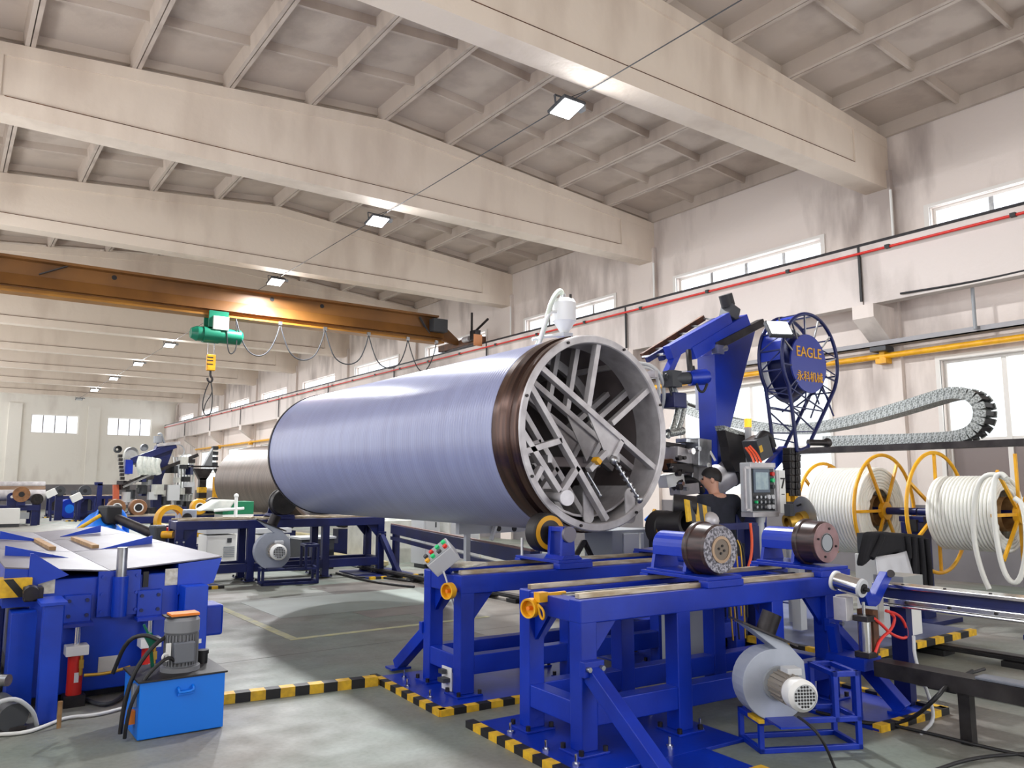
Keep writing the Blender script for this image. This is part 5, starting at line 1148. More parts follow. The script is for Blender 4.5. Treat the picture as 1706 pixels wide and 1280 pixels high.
MB().cyl((5.75, CY-0.1, hz), (6.3, CY-0.1, hz), 0.20, n=28).cyl((6.3, CY-0.1, hz), (6.36, CY-0.1, hz), 0.20, 0.15, n=28).build('motor', 'green', ho)
MB().cyl((5.35, CY-0.1, hz), (5.75, CY-0.1, hz), 0.22, n=24).build('drum', 'green', ho)
MB().cyl((5.2, CY-0.1, hz), (5.35, CY-0.1, hz), 0.19, n=24).cyl((5.05, CY-0.1, hz), (5.2, CY-0.1, hz), 0.13, 0.2, n=24).build('gearbox', 'green', ho)
MB().box((5.55, CY-0.32, 5.62), (5.95, CY-0.14, 5.98)).build('switch_box', 'offwhite', ho, 0.01)
MB().box((5.45, CY-0.26, 5.65), (5.95, CY-0.22, 6.12)).box((5.45, CY+0.22, 5.65), (5.95, CY+0.26, 6.12)).box((5.45, CY-0.26, 5.6), (5.95, CY+0.26, 5.68)).build('trolley', 'green', ho)
for x in (5.52, 5.88):
    for y in (-0.2, 0.2): MB().cyl((x, CY+y-0.03, 6.095), (x, CY+y+0.03, 6.095), 0.044, n=16).build('trolley_wheel', 'dark_steel', ho)
for x in (5.50, 5.66): MB().cyl((x, CY-0.1, hz-0.15), (x, CY-0.1, 4.95), 0.01, n=6).build('rope', 'steel', ho)
MB().box((5.48, CY-0.16, 4.55), (5.70, CY-0.04, 4.98)).build('hook_block', 'yellow', ho, 0.02)
for z in (4.7, 4.8, 4.88): MB().box((5.475, CY-0.165, z), (5.63, CY-0.16, z+0.03)).build('block_stripe', 'black', ho)
MB().tube([(5.59, CY-0.1, 4.55), (5.59, CY-0.1, 4.42), (5.66, CY-0.1, 4.34), (5.62, CY-0.1, 4.25), (5.54, CY-0.1, 4.28), (5.52, CY-0.1, 4.36)], 0.03, 8).build('hook', 'dark_steel', ho)
slg = tag(MB().tube([(5.59, CY-0.1, 4.29), (5.48, CY-0.1, 4.0), (5.42, CY-0.1, 3.6), (5.52, CY-0.08, 3.35), (5.66, CY-0.1, 3.42), (5.68, CY-0.1, 3.9), (5.61, CY-0.1, 4.29)], 0.014, 6).tube([(5.60, CY-0.1, 4.29), (5.68, CY-0.12, 4.0), (5.5, CY-0.12, 3.7), (5.47, CY-0.12, 3.5)], 0.012, 6).build('sling', 'black', origin=(5.59, CY-0.1, 4.29)), 'thin black sling hanging from the crane hook', 'sling')
MB().tube([(5.9, CY-0.3, 5.62), (5.95, CY-0.3, 5.1), (6.05, CY-0.3, 4.98), (6.2, CY-0.27, 5.2), (6.15, CY-0.22, 5.98)], 0.016, 6).build('power_cable', 'black', ho)

# ================================================================== PIT MACHINE AT THE LEFT
LM = thing('press_machine', 'large blue press machine with a shallow folded sheet metal top', 'machine', (1.2, 9.5, 0))
X0, X1, Yf, Yr = 0.62, 1.66, 6.9, 13.0
MB().box((X0, Yf, 0.06), (X1, 12.6, 0.90)).build('body', 'press_blue', LM, 0.01)
MB().box((X0-0.04, Yf+0.1, 0.0), (X1+0.04, 12.5, 0.06)).build('plinth', 'dark_steel', LM)
# folded top: two sheets sloping to the middle line, in two lengths
for ya, yb in ((6.88, 8.95), (8.98, 10.9), (10.93, 12.9)):
    MB().prism([(0.45, ya, 1.0), (1.14, ya, 0.935), (1.14, ya, 0.945), (0.45, ya, 1.01)], (0, yb-ya, 0)).build('top_sheet', 'top_sheet', LM)
    MB().prism([(1.145, ya, 0.935), (1.98, ya, 1.0), (1.98, ya, 1.01), (1.145, ya, 0.945)], (0, yb-ya, 0)).build('top_sheet', 'top_sheet', LM)
MB().prism([(0.45, Yf-0.02, 0.72), (X0+0.02, Yf-0.02, 0.72), (X0+0.02, Yf-0.02, 0.98), (0.45, Yf-0.02, 1.0)], (0, 5.6, 0)).build('side_wing', 'press_blue', LM)
MB().prism([(X1-0.02, Yf-0.02, 0.72), (1.92, Yf-0.02, 0.80), (1.98, Yf-0.02, 0.995), (X1-0.02, Yf-0.02, 0.965)], (0, 5.6, 0)).build('side_wing', 'press_blue', LM)
# raised triangular gussets on the sheets
def K2(x, y, Y): return at(x, y, Y=Y)
for (xa, xb, y, h) in ((0.52, 1.0, 8.1, 0.085), (0.62, 1.05, 10.6, 0.09), (1.35, 1.85, 8.9, 0.08), (1.3, 1.75, 11.4, 0.09)):
    lo, hi = (xb, xa) if xa < 1.14 else (xa, xb)
    MB().prism([(lo, y, 0.955), (hi, y, 1.0), (hi, y, 1.0+h), (lo, y, 0.96)], (0, 0.02, 0)).build('sheet_gusset', 'press_blue', LM)
MB().prism([(0.60, 6.86, 0.86), (0.86, 6.86, 0.93), (0.62, 6.86, 1.10), (0.60, 6.86, 1.10)], (0, 0.03, 0)).build('sheet_gusset', 'press_blue', LM)
for x in (0.98, 1.36): MB().box((x-0.03, 9.1, 0.955), (x+0.03, 10.7, 0.995)).build('guide_bar', 'wood', LM)
MB().box((0.40, 6.80, 0.80), (0.62, 7.0, 0.93)).build('warning_board', 'hazard_yellow', LM)
MB().prism([(0.44, 6.797, 0.93), (0.50, 6.797, 0.93), (0.60, 6.797, 0.80), (0.54, 6.797, 0.80)], (0, 0.004, 0)).build('warning_stripe', 'black', LM)
MB().box((1.80, 7.02, 0.74), (1.92, 7.05, 0.93)).build('warning_board', 'hazard_yellow', LM)
MB().prism([(1.80, 7.017, 0.74), (1.92, 7.017, 0.88), (1.92, 7.017, 0.93), (1.90, 7.017, 0.93), (1.80, 7.017, 0.80)], (0, 0.004, 0)).build('warning_stripe', 'black', LM)
# guide tube and shaft on the front
MB().cyl((1.21, 6.83, 0.60), (1.21, 6.83, 0.90), 0.055, n=24).build('guide_tube', 'press_blue', LM)
MB().box((1.06, 6.86, 0.60), (1.36, 6.90, 0.94)).build('tube_flange', 'press_blue', LM, 0.004)
for x in (1.09, 1.33):
    for z in (0.64, 0.77, 0.90): MB().cyl((x, 6.86, z), (x, 6.845, z), 0.012, n=8).build('bolt', 'press_blue', LM)
MB().cyl((1.21, 6.83, 0.90), (1.21, 6.83, 1.12), 0.038, n=24).build('shaft', 'steel', LM)
for x in (0.93, 1.43):
    bk = MB().box((x-0.09, 6.84, 0.57), (x+0.09, 6.90, 0.78)).build('cylinder_bracket', 'press_blue', LM, 0.005)
    MB().box((x-0.10, 6.74, 0.56), (x+0.10, 6.90, 0.585)).build('bracket_foot', 'blue', bk)
    for dx in (-0.06, 0.06):
        for z in (0.63, 0.74): MB().cyl((x+dx, 6.84, z), (x+dx, 6.828, z), 0.014, n=8).build('bolt', 'navy', bk)
for x in (0.72, 1.60): MB().box((x-0.055, 6.893, 0.80), (x+0.055, 6.899, 0.93)).build('notice_plate', 'paper', LM)
MB().box((1.38, 6.88, 0.80), (1.42, 6.9, 0.92)).build('slot', 'black', LM)
MB().box((1.10, 6.893, 0.18), (1.24, 6.899, 0.30)).build('name_plate', 'offwhite', LM)
for (x0, x1, z1) in ((0.50, 0.66, 0.70), (1.66, 1.84, 0.80)): MB().box((x0, 6.72, 0.05), (x1, 6.98, z1)).build('corner_box', 'press_blue', LM, 0.006)
MB().box((0.20, 7.3, 0.1), (0.5, 9.0, 0.75)).build('side_tank', 'navy', LM, 0.01)
MB().box((1.84, 7.0, 0.35), (2.05, 7.3, 0.6)).build('side_box', 'press_blue', LM, 0.02)
MB().obox((0.62, 6.7, 0.83), (0.12, 0.12, 0.10)).cyl((0.60, 6.66, 0.85), (0.60, 6.60, 0.84), 0.05, n=14).build('valve', 'dark_steel', LM, 0.01)
MB().box((0.66, 6.36, 0.0), (0.78, 6.47, 0.78)).build('post', 'press_blue', LM, 0.005)
MB().box((0.64, 6.34, 0.78), (0.80, 6.72, 0.80)).box((0.70, 6.47, 0.70), (0.74, 6.72, 0.78)).build('post_bracket', 'press_blue', LM)
for i, x in enumerate((0.93, 1.43)):
    t = thing('hydraulic_ram', ['red hydraulic ram beside the blue post of the press machine', 'red hydraulic ram half hidden behind the electric motor'][i], 'ram', (x, 6.74, 0), 'red hydraulic rams')
    MB().cyl((x, 6.78, 0.08), (x, 6.78, 0.36), 0.052, n=24).build('barrel', 'red', t)
    MB().box((x-0.075, 6.71, 0.36), (x+0.075, 6.85, 0.43)).build('head_block', 'white', t, 0.005)
    MB().cyl((x, 6.78, 0.43), (x, 6.78, 0.56), 0.024, n=16).build('rod', 'chrome', t)
    MB().box((x-0.07, 6.71, 0.0), (x+0.07, 6.85, 0.08)).build('foot', 'dark_steel', t)
    MB().cyl((x+0.03, 6.73, 0.40), (x+0.03, 6.72, 0.22), 0.012, n=8).obox((x+0.03, 6.72, 0.30), (0.03, 0.03, 0.06)).build('port_fitting', 'gold', t)
    MB().box((x-0.01, 6.725, 0.17), (x+0.02, 6.728, 0.24)).build('sticker', 'white', t)
    MB().tube([(x+0.05, 6.70, 0.22), (x+0.2, 6.66, 0.22), (x+0.35, 6.66, 0.25)], 0.012, 8).build('hose', 'gold' if i == 0 else 'white', t)
pipe_thing('white_hose', 'thin white hose lying on the floor in front of the press machine', 'hose', [at(x, y, Z=0.015) for x, y in [(-20, 1225), (40, 1222), (75, 1210), (110, 1195), (160, 1192), (205, 1180)]], 0.012, 'white', smooth=2)
pipe_thing('black_hose', 'black and white hose curling below the red hydraulic ram', 'hose', [at(x, y, Z=0.02) for x, y in [(135, 1162), (165, 1175), (190, 1172), (215, 1150), (225, 1120)]], 0.015, 'dark_grey', smooth=2)
tag(MB().cyl((0.78, 6.22, 0), (0.78, 6.22, 0.17), 0.014, n=10).build('wooden_stick', 'wood', origin=(0.78, 6.22, 0)), 'short wooden stick standing on the floor beside the blue post', 'stick')
t = thing('floor_motor', 'greasy grey motor on the floor at the lower left corner', 'motor', (0.45, 6.4, 0))
MB().cyl((0.45, 6.55, 0.12), (0.52, 6.25, 0.1), 0.09, n=18).build('housing', 'dark_grey', t); MB().box((0.38, 6.25, 0), (0.6, 6.6, 0.04)).build('foot', 'dark_steel', t); MB().cyl((0.42, 6.62, 0.28), (0.5, 6.55, 0.28), 0.04, n=12).bar((0.44, 6.6, 0.05), (0.44, 6.6, 0.28), 0.03).build('pulley', 'steel', t)
MB().tube([(0.25, 6.2, 0.02), (0.35, 6.15, 0.2), (0.5, 6.15, 0.26), (0.62, 6.2, 0.15), (0.66, 6.3, 0.02)], 0.014, 8).build('cable', 'light_grey', t)

# ================================================================== HYDRAULIC POWER UNIT
hu = thing('hydraulic_unit', 'bright blue hydraulic tank with a grey upright motor on its black lid', 'hydraulic unit', (1.4, 5.85, 0))
qa, qb = V((1.14, 5.6, 0)), V((1.665, 5.59, 0)); yd = V((0.0, 0.48, 0))
hH = 0.355
MB().add([qa + V((0, 0, .006)), qb + V((0, 0, .006)), qb + yd + V((0, 0, .006)), qa + yd + V((0, 0, .006)), qa + V((0, 0, hH)), qb + V((0, 0, hH)), qb + yd + V((0, 0, hH)), qa + yd + V((0, 0, hH))], [(0,3,2,1),(4,5,6,7),(0,1,5,4),(1,2,6,5),(2,3,7,6),(3,0,4,7)]).build('tank', 'bright_blue', hu, 0.006)
MB().box((1.125, 5.58, hH), (1.68, 6.09, hH+0.012)).build('lid', 'rubber', hu, 0.003)
MB().tube([(1.37, 5.592, 0.295), (1.37, 5.562, 0.29), (1.37, 5.56, 0.27), (1.46, 5.56, 0.275), (1.46, 5.562, 0.295), (1.46, 5.592, 0.30)], 0.009, 8, smooth=1).build('handle', 'bright_blue', hu)
MB().prism([(1.365, 5.592, 0.245), (1.465, 5.592, 0.25), (1.465, 5.592, 0.27), (1.365, 5.592, 0.265)], (0, -0.012, 0)).build('handle_plate', 'bright_blue', hu, 0.004)
mx, my = 1.425, 5.80
MB().cyl((mx, my, hH+0.012), (mx, my, hH+0.04), 0.125, n=32).build('motor_flange', 'motor_grey', hu)
MB().lathe((mx, my, hH+0.04), (0, 0, 1), [(0, 0.095), (0.24, 0.095)], 32).build('motor_body', 'motor_grey', hu)
for k in range(30):
    a = 2*PI*k/30; MB().obox((mx+0.10*math.cos(a), my+0.10*math.sin(a), hH+0.15), (0.02, 0.005, 0.2), rotz(a)).build('cooling_fin', 'motor_grey', hu)
MB().lathe((mx, my, hH+0.265), (0, 0, 1), [(-0.02, 0.095), (0, 0.112), (0.075, 0.112), (0.095, 0.095), (0.097, 0.0005)], 32).build('fan_cowl', 'motor_grey', hu)
MB().box((mx-0.075, my-0.15, hH+0.08), (mx+0.055, my-0.09, hH+0.21)).build('terminal_box', mat('terminal_grey', (104, 108, 116), 0.45), hu, 0.008)
MB().box((mx-0.12, my-0.115, hH+0.12), (mx-0.09, my-0.10, hH+0.21)).build('name_plate', 'white', hu)
MB().box((mx-0.12, my-0.08, hH+0.365), (mx+0.085, my+0.06, hH+0.375)).build('notice_pad', 'black', hu); MB().box((mx-0.09, my-0.085, hH+0.372), (mx+0.09, my+0.05, hH+0.388)).build('notice_card', 'orange', hu)
MB().cyl((1.60, 5.92, hH+0.012), (1.60, 5.92, hH+0.075), 0.035, n=18).cyl((1.60, 5.92, hH+0.075), (1.60, 5.92, hH+0.10), 0.042, n=18).build('filler_cap', 'black', hu)
MB().bar((1.54, 6.0, hH+0.012), (1.56, 6.0, hH+0.15), 0.02).obox((1.57, 6.0, hH+0.15), (0.07, 0.04, 0.03)).build('valve', 'chrome', hu)
MB().lathe((1.30, 5.66, hH+0.13), (0.2, -1, 0), [(-0.006, 0.018), (-0.006, 0.028), (0.006, 0.028), (0.006, 0.018)], 18).build('cable_ring', 'white', hu)
MB().tube([(mx-0.06, my-0.13, hH+0.09), (1.31, 5.65, hH+0.14), (1.18, 5.62, hH+0.04), (1.10, 5.62, 0.25), (1.08, 5.64, 0.1), (1.08, 5.66, 0.02)], 0.012, 8).build('cable', 'black', hu)
MB().tube([(mx-0.09, my, hH+0.24), (1.24, 5.75, hH+0.2), (1.12, 5.72, hH+0.05), (1.07, 5.7, 0.2), (1.06, 5.7, 0.04)], 0.014, 8).build('cable', 'black', hu)
MB().tube([(1.28, 5.78, hH+0.22), (1.2, 5.85, hH+0.26), (1.1, 5.9, hH+0.22), (1.05, 6.0, hH+0.0)], 0.014, 8).build('cable', 'black', hu)
MB().box((1.117, 5.66, 0.2), (1.138, 5.74, 0.33)).build('level_gauge', 'grey', hu)
MB().box((1.10, 5.68, 0.09), (1.138, 5.74, 0.17)).build('drain_valve', 'orange', hu)
MB().obox((1.27, 5.98, hH+0.19), (0.05, 0.05, 0.1), Matrix.Rotation(-0.5, 3, 'Y')).cyl((1.25, 5.98, hH+0.24), (1.22, 5.98, hH+0.30), 0.008, n=8).bar((1.29, 5.98, hH+0.012), (1.27, 5.98, hH+0.15), 0.02).build('solenoid_valve', 'green', hu)
# ================================================================== MIDDLE DISTANCE: between and behind the frames
# long guide beam from the second frame to the distant frame
p, q = V((5.36, 7.0, 0.80)), V((6.85, 13.2, 0.80)); d = (q-p).normalized()
g2 = thing('guide_beam', 'long blue guide beam with a rusty rail below the pipe', 'beam', (6.0, 10, 0))
MB().bar(p, q, 0.12, 0.16).build('beam', 'navy', g2, 0.005)
sd = V((d.y, -d.x, 0))
MB().bar(p + V((0, 0, 0.09)) - sd*0.03, q + V((0, 0, 0.09)) - sd*0.03, 0.05, 0.02).build('rail', mat('rusty_rail', (128, 98, 92), 0.45, 0.3), g2)
MB().bar(p - V((0, 0, 0.16)) - sd*0.03, q - V((0, 0, 0.16)) - sd*0.03, 0.06, 0.06).build('lower_rail', 'navy', g2)
for f_ in (0.02, 0.5, 0.97): c = p.lerp(q, f_); MB().box((c.x-0.05, c.y-0.05, 0), (c.x+0.05, c.y+0.05, 0.72)).build('post', 'navy', g2)
# yellow tracks on the floor further back
for X, lab in ((7.15, 'pale wooden edged floor track behind the guide beam'), (9.3, 'second pale floor track by the windows')):
    t = thing('long_track', lab, 'rail', (X, 20, 0)); MB().box((X-0.12, 14.2, 0.04), (X+0.12, 34, 0.12)).build('rail', mat('track_wood', (196, 184, 140), 0.6, rgb2=(160, 148, 110), scale=3) if 'track_wood' not in M else 'track_wood', t)
    for k in range(20): MB().box((X-0.18, 14.4+k, 0), (X+0.18, 14.55+k, 0.04)).build('sleeper', 'dark_grey', t)
# bare bronze drum behind the lavender pipe
bd = thing('bare_drum', 'bare bronze coloured winding drum lying behind the lavender pipe', 'drum', (7.0, 18.5, 0.76))
MB().lathe((7.0, 16.6, 1.69), (0, 1, 0), [(0, 0.88), (0, 0.93), (5.5, 0.93), (5.5, 0.88)], 72).build('shell', 'bare_drum', bd)
MB().lathe((7.0, 16.6, 1.69), (0, 1, 0), [(0.02, 0.88), (0.02, 0.84), (5.48, 0.84), (5.48, 0.88)], 48).build('lining', 'drum_inside', bd)
for y in (17.3, 21.4):
    t = thing('drum_cradle', 'blue cradle with rollers under the %s end of the bronze drum' % ('near' if y < 18 else 'far'), 'cradle', (7.0, y, 0))
    MB().box((6.2, y-0.15, 0.0), (7.8, y+0.15, 0.28)).box((6.25, y-0.15, 0.28), (6.5, y+0.15, 0.6)).box((7.5, y-0.15, 0.28), (7.75, y+0.15, 0.6)).build('frame', 'navy', t)
    for s_ in (-1, 1): MB().cyl((7.0+0.66*s_, y-0.12, 0.80), (7.0+0.66*s_, y+0.12, 0.80), 0.18, n=24).build('roller', 'rubber', t)
# white bags, cabinets below the pipe
for k, (x, y, z, s_) in enumerate(((650, 866, 0.95, 1.0), (672, 864, 0.95, 0.9), (660, 872, 0.95, 1.0), (690, 868, 0.95, 0.8))):
    c = at(x, y, Y=15.4); tag(MB().sph((c.x, c.y+0.1*k, c.z), 0.22*s_, 14, (1.5, 1.0, 0.45)).build('sack', 'cloth_white', origin=(c.x, c.y, 0.8)), ['white filled sack on the bench under the pipe, leftmost of four', 'white filled sack on the bench under the pipe, second of four', 'white filled sack on the bench under the pipe, lowest of four', 'white filled sack on the bench under the pipe, rightmost of four'][k], 'sack', 'white sacks on the bench')
tag(MB().box((7.3, 14.9, 0), (9.0, 16.2, 0.86)).build('bench', 'offwhite', origin=(8.1, 15.5, 0)), 'long pale bench carrying white sacks below the pipe', 'bench')
for k, (x0, x1, y0, y1, Y) in enumerate(((706, 733, 862, 905, 13.6), (748, 800, 866, 905, 13.4))):
    a, b = at(x0, y0, Y=Y), at(x1, y1, Y=Y); t = thing('switch_cabinet', ['grey switch cabinet under the middle of the lavender pipe', 'wide pale cabinet under the lavender pipe towards its near end'][k], 'cabinet', (a.x, Y, 0))
    MB().box((a.x, Y, 0.08), (b.x, Y+0.5, a.z+0.12)).build('body', ['light_grey', 'offwhite'][k], t, 0.01)
    MB().box((a.x+0.04, Y-0.012, 0.15), (b.x-0.04, Y, a.z+0.06)).build('door', 'light_grey', t, 0.006)
    for u in (a.x+0.05, b.x-0.1): MB().box((u, Y+0.05, 0), (u+0.05, Y+0.45, 0.08)).build('foot', 'dark_grey', t)
    MB().box((b.x-0.12, Y-0.02, a.z-0.2), (b.x-0.09, Y-0.012, a.z-0.1)).build('handle', 'dark_grey', t)
ch = thing('perforated_channel', 'pale steel channel with dark oval slots below the pipe near the yellow banded wheel', 'channel', (6.2, 7.9, 0))
c0 = at(800, 874, Y=8.2); MB().box((c0.x-0.3, 8.2, c0.z-0.11), (c0.x+1.0, 8.28, c0.z+0.06)).build('channel', 'light_grey', ch)
for x in (831, 857): c = at(x, 881, Y=8.195); MB().cyl((c.x, 8.2, c.z), (c.x, 8.19, c.z), 0.035, n=14).build('slot', 'black', ch)
MB().bar(at(828, 868, Y=8.15), at(818, 900, Y=8.15), 0.06, 0.03).build('strut', 'white', ch)
for dx in (-0.2, 0.9): MB().box((c0.x+dx, 8.2, 0), (c0.x+dx+0.06, 8.26, c0.z-0.11)).build('leg', 'light_grey', ch)

# white chillers behind the distant frame
for k, (x0, x1, y0, y1) in enumerate(((345, 392, 893, 932), (430, 482, 892, 930))):
    Y = 15.5; a, b = at(x0, y0, Y=Y), at(x1, y1, Y=Y)
    t = thing('chiller', ['white chiller cabinet with a square vent behind the distant frame', 'white chiller cabinet with black knobs half hidden behind the distant blower'][k], 'cabinet', (a.x, Y, 0), 'white chillers')
    MB().box((a.x, Y, 0.16), (b.x, Y+0.6, a.z)).build('body', 'white', t, 0.01)
    MB().box((a.x-0.02, Y-0.02, a.z+0.03), (b.x+0.02, Y+0.6, a.z+0.12)).build('top_tray', 'light_grey', t)
    for u in (a.x+0.04, b.x-0.10): MB().box((u, Y+0.05, 0), (u+0.06, Y+0.55, 0.16)).build('foot', 'dark_grey', t)
    vx = a.x + (b.x-a.x)*0.58
    for j in range(6): MB().box((vx, Y-0.008, 0.25+0.035*j), (vx+0.2, Y, 0.27+0.035*j)).build('vent_slat', 'grey', t)
    if k == 0: MB().box((vx+0.06, Y-0.012, a.z-0.14), (vx+0.14, Y, a.z-0.06)).build('display', 'dark_grey', t)
    else:
        for j in range(5): MB().cyl((a.x+0.1+0.09*j, Y-0.02, a.z-0.10), (a.x+0.1+0.09*j, Y, a.z-0.10), 0.028, n=12).build('knob', 'black', t)
t = thing('water_tank', 'open dark grey tank behind the distant blower', 'tank', (6.0, 14.6, 0)); a, b = at(503, 896, Y=14.6), at(556, 930, Y=14.6)
MB().box((a.x, 14.6, 0.0), (b.x, 15.2, a.z-0.04)).build('body', 'dark_grey', t); MB().box((a.x-0.03, 14.57, a.z-0.04), (b.x+0.03, 15.23, a.z)).build('rim', 'light_grey', t)
# black floor cables by the distant frame
for k, pts in enumerate(([(560, 955), (610, 968), (660, 975), (690, 978)], [(590, 962), (640, 962), (690, 970), (720, 965)], [(575, 940), (620, 950), (650, 935), (655, 915)])):
    pipe_thing('floor_cable', ['black cable lying loosely on the floor by the distant frame', 'second black cable on the floor by the distant frame', 'grey cable rising at the end of the distant frame'][k], 'cable', [at(x, y, Z=0.02) for x, y in pts], 0.018, 'black' if k < 2 else 'grey', smooth=2)

# ================================================================== STATION BEHIND: frame with brown wheels
f4 = roller_frame('blue roller frame further down the hall carrying brown wheels', (2.75, 17.9, 0), ROT, 3.4, 0.7, 0.95, [0, 1.0, 2.2, 3.28], [], [], m='navy')
def disc_wheel(label, x, y, Y, r, rimm='wood'):
    c = at(x, y, Y=Y); t = thing('spare_roller', label, 'roller', (c.x, Y, 0.98))
    wh = MB().lathe(c, (0, 1, 0), [(0, r*0.5), (0, r*0.94), (0.02, r), (0.2, r), (0.22, r*0.9)], 36).build('wheel', rimm, t)
    MB().lathe(c, (0, 1, 0), [(-0.006, r*0.42), (-0.006, r*0.56), (0.0, r*0.56)], 28).build('bright_ring', 'white', wh)
    MB().lathe(c, (0, 1, 0), [(0.004, 0.0005), (0.004, r*0.43)], 28).build('hub', 'black', wh)
    MB().prism([(c.x-0.12, Y+0.22, 0.985), (c.x+0.12, Y+0.22, 0.985), (c.x+0.07, Y+0.22, c.z+0.06), (c.x-0.07, Y+0.22, c.z+0.06)], (0, 0.3, 0)).build('bearing_stand', 'navy', t)
    MB().cyl((c.x, Y+0.1, c.z), (c.x, Y+0.3, c.z), 0.04, n=12).build('shaft', 'dark_steel', t)
mat('brown_wheel', (150, 104, 66), 0.5, rgb2=(120, 84, 56), scale=6)
disc_wheel('brown disc wheel with a dark hub, leftmost on the far frame', 195, 846, 18.0, 0.17, 'brown_wheel')
disc_wheel('brown disc wheel with a dark hub, second on the far frame', 231, 846, 18.0, 0.17, 'brown_wheel')
disc_wheel('yellow disc wheel with a dark hub on the far frame', 333, 845, 17.75, 0.165, 'yellow')
disc_wheel('dark disc wheel beside the yellow one on the far frame', 357, 842, 17.7, 0.165, 'dark_steel')
# clutter in front of that frame: tarp, bright hose, shaft, yellow guard ring, valve stand
tp = at(165, 885, Y=14.6)
vs = []; 
t = thing('blue_tarp', 'crumpled bright blue tarpaulin heaped behind the press machine', 'tarpaulin', (tp.x, 14.6, 0))
hp_ = MB(); n_ = 14; vs = []; fs = []
for j in range(7):
    for i in range(n_):
        a = 2*PI*i/n_; r = 0.52*(1 - (j/6)**1.5)+0.02; vs.append(V((tp.x + r*math.cos(a)*(1+0.15*math.sin(3*a)), 14.7 + r*math.sin(a), 0.55 + 0.62*(j/6) + 0.05*math.sin(5*a+j))))
for j in range(6):
    for i in range(n_): fs.append((j*n_+i, j*n_+(i+1) % n_, (j+1)*n_+(i+1) % n_, (j+1)*n_+i))
hp_.add(vs, fs, True).build('tarp', 'sky_blue', t)
MB().box((tp.x-0.4, 14.35, 0), (tp.x+0.4, 15.1, 0.56)).build('stand', 'navy', t)
MB().tube([(tp.x-0.5, 14.3, 0.8), (tp.x-0.3, 14.2, 0.95), (tp.x-0.05, 14.2, 1.12)], 0.03, 8).build('yellow_edge', 'hazard_yellow', t)
t = thing('crank_shaft', 'thick dark shaft with a greasy clamp lying behind the press machine', 'shaft', (2.8, 14.3, 0))
a, b = at(185, 860, Y=14.6), at(262, 893, Y=13.9)
MB().cyl(a, b, 0.075, n=20).build('shaft', 'dark_steel', t); MB().obox(a + V((-0.02, 0, 0.02)), (0.26, 0.3, 0.3), rotz(0.4)).build('clamp', 'black', t, 0.03); MB().obox(b, (0.2, 0.25, 0.34), rotz(0.2)).build('clamp', 'dark_grey', t, 0.03)
MB().cyl(b + V((0.05, -0.1, 0.02)), b + V((0.2, -0.2, 0.02)), 0.06, n=14).build('knob', 'yellow', t)
for c in (a, b): MB().box((c.x-0.06, c.y-0.06, 0), (c.x+0.06, c.y+0.06, c.z)).build('post', 'navy', t)
pipe_thing('blue_hose', 'thick bright blue hose arching behind the press machine', 'hose', [at(x, y, Y=14.9) for x, y in [(180, 872), (184, 852), (195, 849), (205, 858), (210, 880), (208, 905), (220, 915), (260, 916)]], 0.055, 'sky_blue', smooth=2, n=12)
t = thing('guard_ring', 'yellow ring guard with a grey gearbox at the end of the distant frame', 'guard', (3.5, 15.0, 0)); c = at(280, 868, Y=15.0)
MB().lathe(c, (0.35, -1, 0), [(0, 0.20), (0, 0.28), (0.12, 0.28), (0.12, 0.20), (0, 0.20)], 32).build('ring', 'yellow', t); MB().obox(c + V((0.32, 0.1, 0.05)), (0.3, 0.3, 0.28)).build('gearbox', 'blower_grey', t, 0.02); MB().cyl(c + V((0.3, -0.05, 0.05)), c + V((0.3, -0.09, 0.05)), 0.08, n=16).build('gear_cover', 'dark_steel', t); MB().box((c.x-0.1, 15.0, 0), (c.x+0.5, 15.3, c.z-0.08)).build('pedestal', 'navy', t)
MB().obox(c + V((0.05, -0.1, -0.16)), (0.25, 0.2, 0.1)).build('orange_motor', 'red', t)
t = thing('green_box', 'green and white crate with a white sheet over it behind the distant frame', 'crate', (5.16, 17.0, 0)); a, b = at(372, 836, Y=17.0), at(422, 868, Y=17.0)
MB().box((a.x, 17.0, b.z+0.14), (b.x, 17.6, a.z)).build('upper', 'box_green', t, 0.01); MB().box((a.x, 17.0, 0.0), (b.x, 17.6, b.z+0.14)).build('lower', 'white', t)
MB().prism([(a.x-0.45, 16.95, a.z-0.18), (a.x+0.1, 16.95, a.z-0.2), (a.x+0.25, 16.95, a.z+0.03), (a.x-0.1, 16.95, a.z+0.04)], (0, 0.6, 0)).build('sheet', 'cloth_white', t, 0.03)
t = thing('valve_post', 'white T shaped valve post in front of the green crate', 'valve', (4.9, 16.2, 0)); c = at(393, 845, Y=16.2)
MB().cyl((c.x, 16.2, 0), (c.x, 16.2, c.z+0.2), 0.035, n=12).sph((c.x, 16.2, c.z+0.22), 0.05, 10).build('post', 'white', t); MB().cyl((c.x-0.42, 16.2, c.z-0.06), (c.x+0.16, 16.2, c.z-0.03), 0.03, n=10).build('arm', 'white', t)

